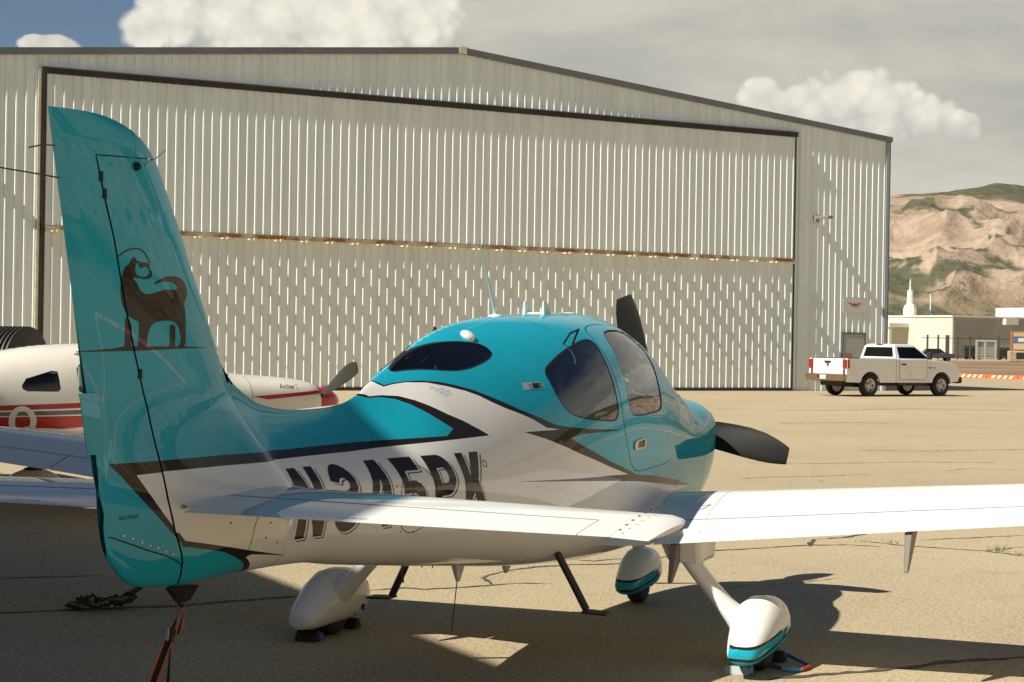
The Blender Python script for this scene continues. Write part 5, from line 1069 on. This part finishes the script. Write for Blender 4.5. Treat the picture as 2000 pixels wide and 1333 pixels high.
# outer side panels with wheel arches (bed | cab and wing)
fr_r = lambda s: ((0, s*HW, 0), (1, 0, 0), (0, 0, 1), (0, -s, 0))
for s in (-1, 1):
    bed = [(1.25, .50)]+arch(0)+[(-1.13, .52), (-1.17, .80), (-1.15, 1.33), (-1.12, 1.36), (1.25, 1.36)]
    MB().prism(bed, fr_r(s), 0, .09).build('bed_side', CARW, PK, bevel=.015)
    cabp = [(4.42, .55)]+arch(3.57)+[(1.265, .50), (1.265, 1.36), (2.95, 1.33), (3.4, 1.295), (4.1, 1.225), (4.34, 1.16), (4.47, 1.04), (4.52, .80)]
    MB().prism(cabp, fr_r(s), 0, .10).build('front_wing', CARW, PK, bevel=.02)
    dp_ = MB().prism([(1.42, .62), (2.72, .62), (2.80, .9), (2.78, 1.33), (1.40, 1.34)], fr_r(s), -.008, .0).build('cab_door', CARW, PK, bevel=.006)
    MB().prism([(1.50, 1.14), (1.72, 1.14), (1.72, 1.19), (1.50, 1.19)], fr_r(s), -.035, -.0085).build('door_handle', DARKP, dp_)
    GAPM = mat('panel_gap', (.05, .05, .05), .8)
    for g_ in ([(1.392, .60), (1.402, .60), (1.402, 1.345), (1.392, 1.345)], [(2.795, .88), (2.806, .88), (2.79, 1.335), (2.779, 1.335)], [(1.40, .606), (2.73, .606), (2.73, .617), (1.40, .617)], [(2.722, .61), (2.735, .61), (2.808, .895), (2.796, .895)]): MB().prism(g_, fr_r(s), -.0095, -.002).build('door_gap', GAPM, PK)
    MB().prism([(1.248, .5), (1.268, .5), (1.268, 1.36), (1.248, 1.36)], fr_r(s), .012, .05).build('cab_gap', GAPM, PK)
    MB().prism([(-1.1, 1.362), (1.24, 1.362), (1.24, 1.378), (-1.1, 1.378)], fr_r(s), .005, .085).build('bed_rail_cap', GAPM, PK)
    MB().prism([(1.45, .42), (2.85, .42), (2.85, .50), (1.45, .50)], fr_r(s), .06, .2).build('sill', DARKP, PK)
    mr_ = MB().box((2.72, s*1.02 if s > 0 else s*1.22, 1.36), (2.84, s*1.22 if s > 0 else s*1.02, 1.62)).build('door_mirror', DARKP, PK, bevel=.03)
    MB().box((-1.20, s*.985 if s < 0 else s*.80, 1.0), (-1.10, s*.80 if s < 0 else s*.985, 1.32)).build('tail_lamp', REDL, PK, bevel=.02); MB().prism([(-1.12, .99), (-1.02, 1.02), (-1.04, 1.33), (-1.12, 1.33)], fr_r(s), -.012, .0).build('tail_lamp', REDL, PK, bevel=.004)
    for cx in (0, 3.57):
        wh = link_obj('wheel', None, PK, (cx, s*.86, .40)); MB().lathe([(-.12, .27), (-.12, .36), (-.09, .395), (0, .40), (.09, .395), (.12, .36), (.12, .27), (.05, .26)], (0, 0, 0), (0, s, 0), 32, False).build('tyre', TYRE, wh, 40)
        MB().lathe([(-.1, .27), (.09, .268), (.105, .25), (.075, .22), (.06, .12), (.085, .09), (.085, .0)], (0, 0, 0), (0, s, 0), 28).build('rim', mat('rim_silver', (.45, .44, .42), .35, .8), wh, 40)
        for k in range(5): a = k*2*math.pi/5; MB().lathe([(.066, .04), (.072, .04)], (.165*math.cos(a), 0, .165*math.sin(a)), (0, s, 0), 10).build('rim_hole', DARKP, wh)
        MB().box((cx-.52, min(s*.45, s*.885), .45), (cx+.52, max(s*.45, s*.885), .93)).build('wheel_housing', DARKP, PK)
MB().box((-1.1, -.9, .55), (1.25, .9, .62)).build('bed_floor', CARW, PK); MB().box((1.19, -.9, .62), (1.25, .9, 1.36)).build('bed_bulkhead', CARW, PK)
tg = MB().box((-1.16, -.78, .62), (-1.09, .78, 1.35)).build('tailgate', CARW, PK, bevel=.015)
MB().box((-1.175, -.74, .80), (-1.1605, .74, .86)).build('tailgate_crease', CARW, tg, bevel=.004); MB().box((-1.185, -.16, 1.20), (-1.1605, .16, 1.27)).build('tailgate_handle', DARKP, tg, bevel=.006)
MB().prism([(-.06, .10), (.06, .10), (.065, .02), (.0, -.07), (-.065, .02)], ((-1.1605, .0, 1.10), (0, -1, 0), (0, 0, 1), (-1, 0, 0)), 0, .008).build('tailgate_badge', mat('badge_grey', (.12, .12, .12), .4), tg)
rb = MB().hexa([(-1.36, -.98, .56), (-1.10, -.98, .56), (-1.10, .98, .56), (-1.36, .98, .56)], [(-1.38, -.99, .80), (-1.10, -.99, .80), (-1.10, .99, .80), (-1.38, .99, .80)]).build('rear_bumper', CHROME, PK, bevel=.03)
MB().box((-1.388, -.15, .62), (-1.381, .17, .76)).build('number_plate', BWHITE, rb); MB().lathe([(0, .05), (.01, .05)], (-1.38, .25, .70), (-1, 0, 0), 14).build('plate_lamp', DARKP, rb)
MB().box((4.40, -.97, .48), (4.66, .97, .72)).build('front_bumper', DARKP, PK, bevel=.05); MB().box((4.40, -.80, .72), (4.52, .80, 1.1)).build('grille', DARKP, PK, bevel=.02)
MB().box((-1.0, -.55, .38), (4.2, .55, .56)).build('chassis', DARKP, PK); MB().lathe([(-.75, .08), (.75, .08)], (0, 0, .40), (0, 1, 0), 12).build('rear_axle', DARKP, PK)
# bonnet
MB().hexa([(3.0, -.90, 1.20), (4.44, -.88, 1.05), (4.44, .88, 1.05), (3.0, .90, 1.20)], [(2.98, -.90, 1.372), (4.36, -.80, 1.20), (4.36, .80, 1.20), (2.98, .90, 1.372)]).build('bonnet', CARW, PK, bevel=.09)
# cab greenhouse: pillars and roof with glass between
B4 = [(1.28, -.93, 1.355), (3.12, -.93, 1.345), (3.12, .93, 1.345), (1.28, .93, 1.355)]; T4 = [(1.36, -.76, 1.845), (2.36, -.74, 1.85), (2.36, .74, 1.85), (1.36, .76, 1.845)]
MB().hexa([T4[0], T4[1], T4[2], T4[3]], [(1.45, -.66, 1.90), (2.26, -.64, 1.905), (2.26, .64, 1.905), (1.45, .66, 1.90)]).build('cab_roof', CARW, PK, bevel=.03)
def facepanel(name, i, j, u0, u1, v0, v1, off, mt, thick=.02, u0t=None, u1t=None):
    b0, b1, t0, t1 = [np.array(v) for v in (B4[i], B4[j], T4[i], T4[j])]
    pf_ = lambda u, v: (b0*(1-u)+b1*u)*(1-v)+(t0*(1-u)+t1*u)*v
    nn = np.cross(b1-b0, t0-b0); nn /= np.linalg.norm(nn); cc = np.array([2.2, 0, 1.5])
    if nn@(pf_(.5, .5)-cc) < 0: nn = -nn
    ua, ub = (u0 if u0t is None else u0t), (u1 if u1t is None else u1t)
    Q = [pf_(u0, v0), pf_(u1, v0), pf_(ub, v1), pf_(ua, v1)]
    return MB().hexa([q_+nn*(off-thick) for q_ in Q], [q_+nn*off for q_ in Q]).build(name, mt, PK)
for i, j in ((0, 1), (2, 3), (3, 0), (1, 2)):
    if (i, j) == (0, 1): bars = [(0, .10, 0, 1, 0, .10), (.94, 1, 0, 1, .93, 1), (.10, .94, 0, .06), (.10, .93, .90, 1)]; gls = (.10, .94, .06, .90, .10, .934)
    elif (i, j) == (2, 3): bars = [(0, .06, 0, 1), (.90, 1, 0, 1), (.06, .90, 0, .06), (.06, .90, .90, 1)]; gls = (.06, .90, .06, .90)
    elif (i, j) == (3, 0): bars = [(0, .07, 0, 1), (.93, 1, 0, 1), (.07, .93, 0, .16), (.07, .93, .88, 1)]; gls = (.07, .93, .16, .88)
    else: bars = [(0, .05, 0, 1), (.95, 1, 0, 1), (.05, .95, 0, .03), (.05, .95, .93, 1)]; gls = (.05, .95, .03, .93)
    for b_ in bars: facepanel('pillar', i, j, *b_[:4], 0, CARW, .03)
    facepanel('rear_window' if (i, j) == (3, 0) else 'windshield' if (i, j) == (1, 2) else 'door_window', i, j, *gls[:4], -.008, CARGLASS, .004)
MB().box((1.5, -.75, .85), (2.3, .75, 1.05)).box((1.42, -.75, 1.0), (1.6, .75, 1.5)).build('bench_seat', mat('seat_grey', (.06, .06, .065), .9), PK, bevel=.04)
MB().box((2.85, -.85, 1.0), (3.1, .85, 1.36)).build('dashboard', DARKP, PK); MB().box((1.27, -.9, .5), (3.0, .9, .52)).build('cab_floor', DARKP, PK)
MB().box((1.345, -.16, 1.868), (1.372, .16, 1.905)).build('high_brake_lamp', REDL, PK)
text_decal(None, 'RAM 1500', 0, 0, .075, 'model_lettering', mat('badge_grey', (.12, .12, .12)), PK, xf=lambda a, b: (2.86+a, -HW-.004, 1.02+b)) if False else None
MB().prism([(2.88, 1.03), (3.05, 1.03), (3.05, 1.07), (2.88, 1.07)], fr_r(-1), -.004, .0).build('wing_badge', mat('badge_grey', (.12, .12, .12)), PK); MB().prism([(3.12, 1.03), (3.22, 1.03), (3.22, 1.07), (3.12, 1.07)], fr_r(-1), -.004, .0).build('wing_badge', mat('badge_grey', (.12, .12, .12)), PK)
MB().prism([(3.05, .6), (3.13, .6), (3.13, .8), (3.05, .8)], fr_r(-1), -.002, .0) 
for s in (-1, 1): MB().box((3.05, s*.55-.2 if s > 0 else s*.55-.2, .5), (4.1, s*.55+.2, 1.0)).build('engine_bay_liner', DARKP, PK)
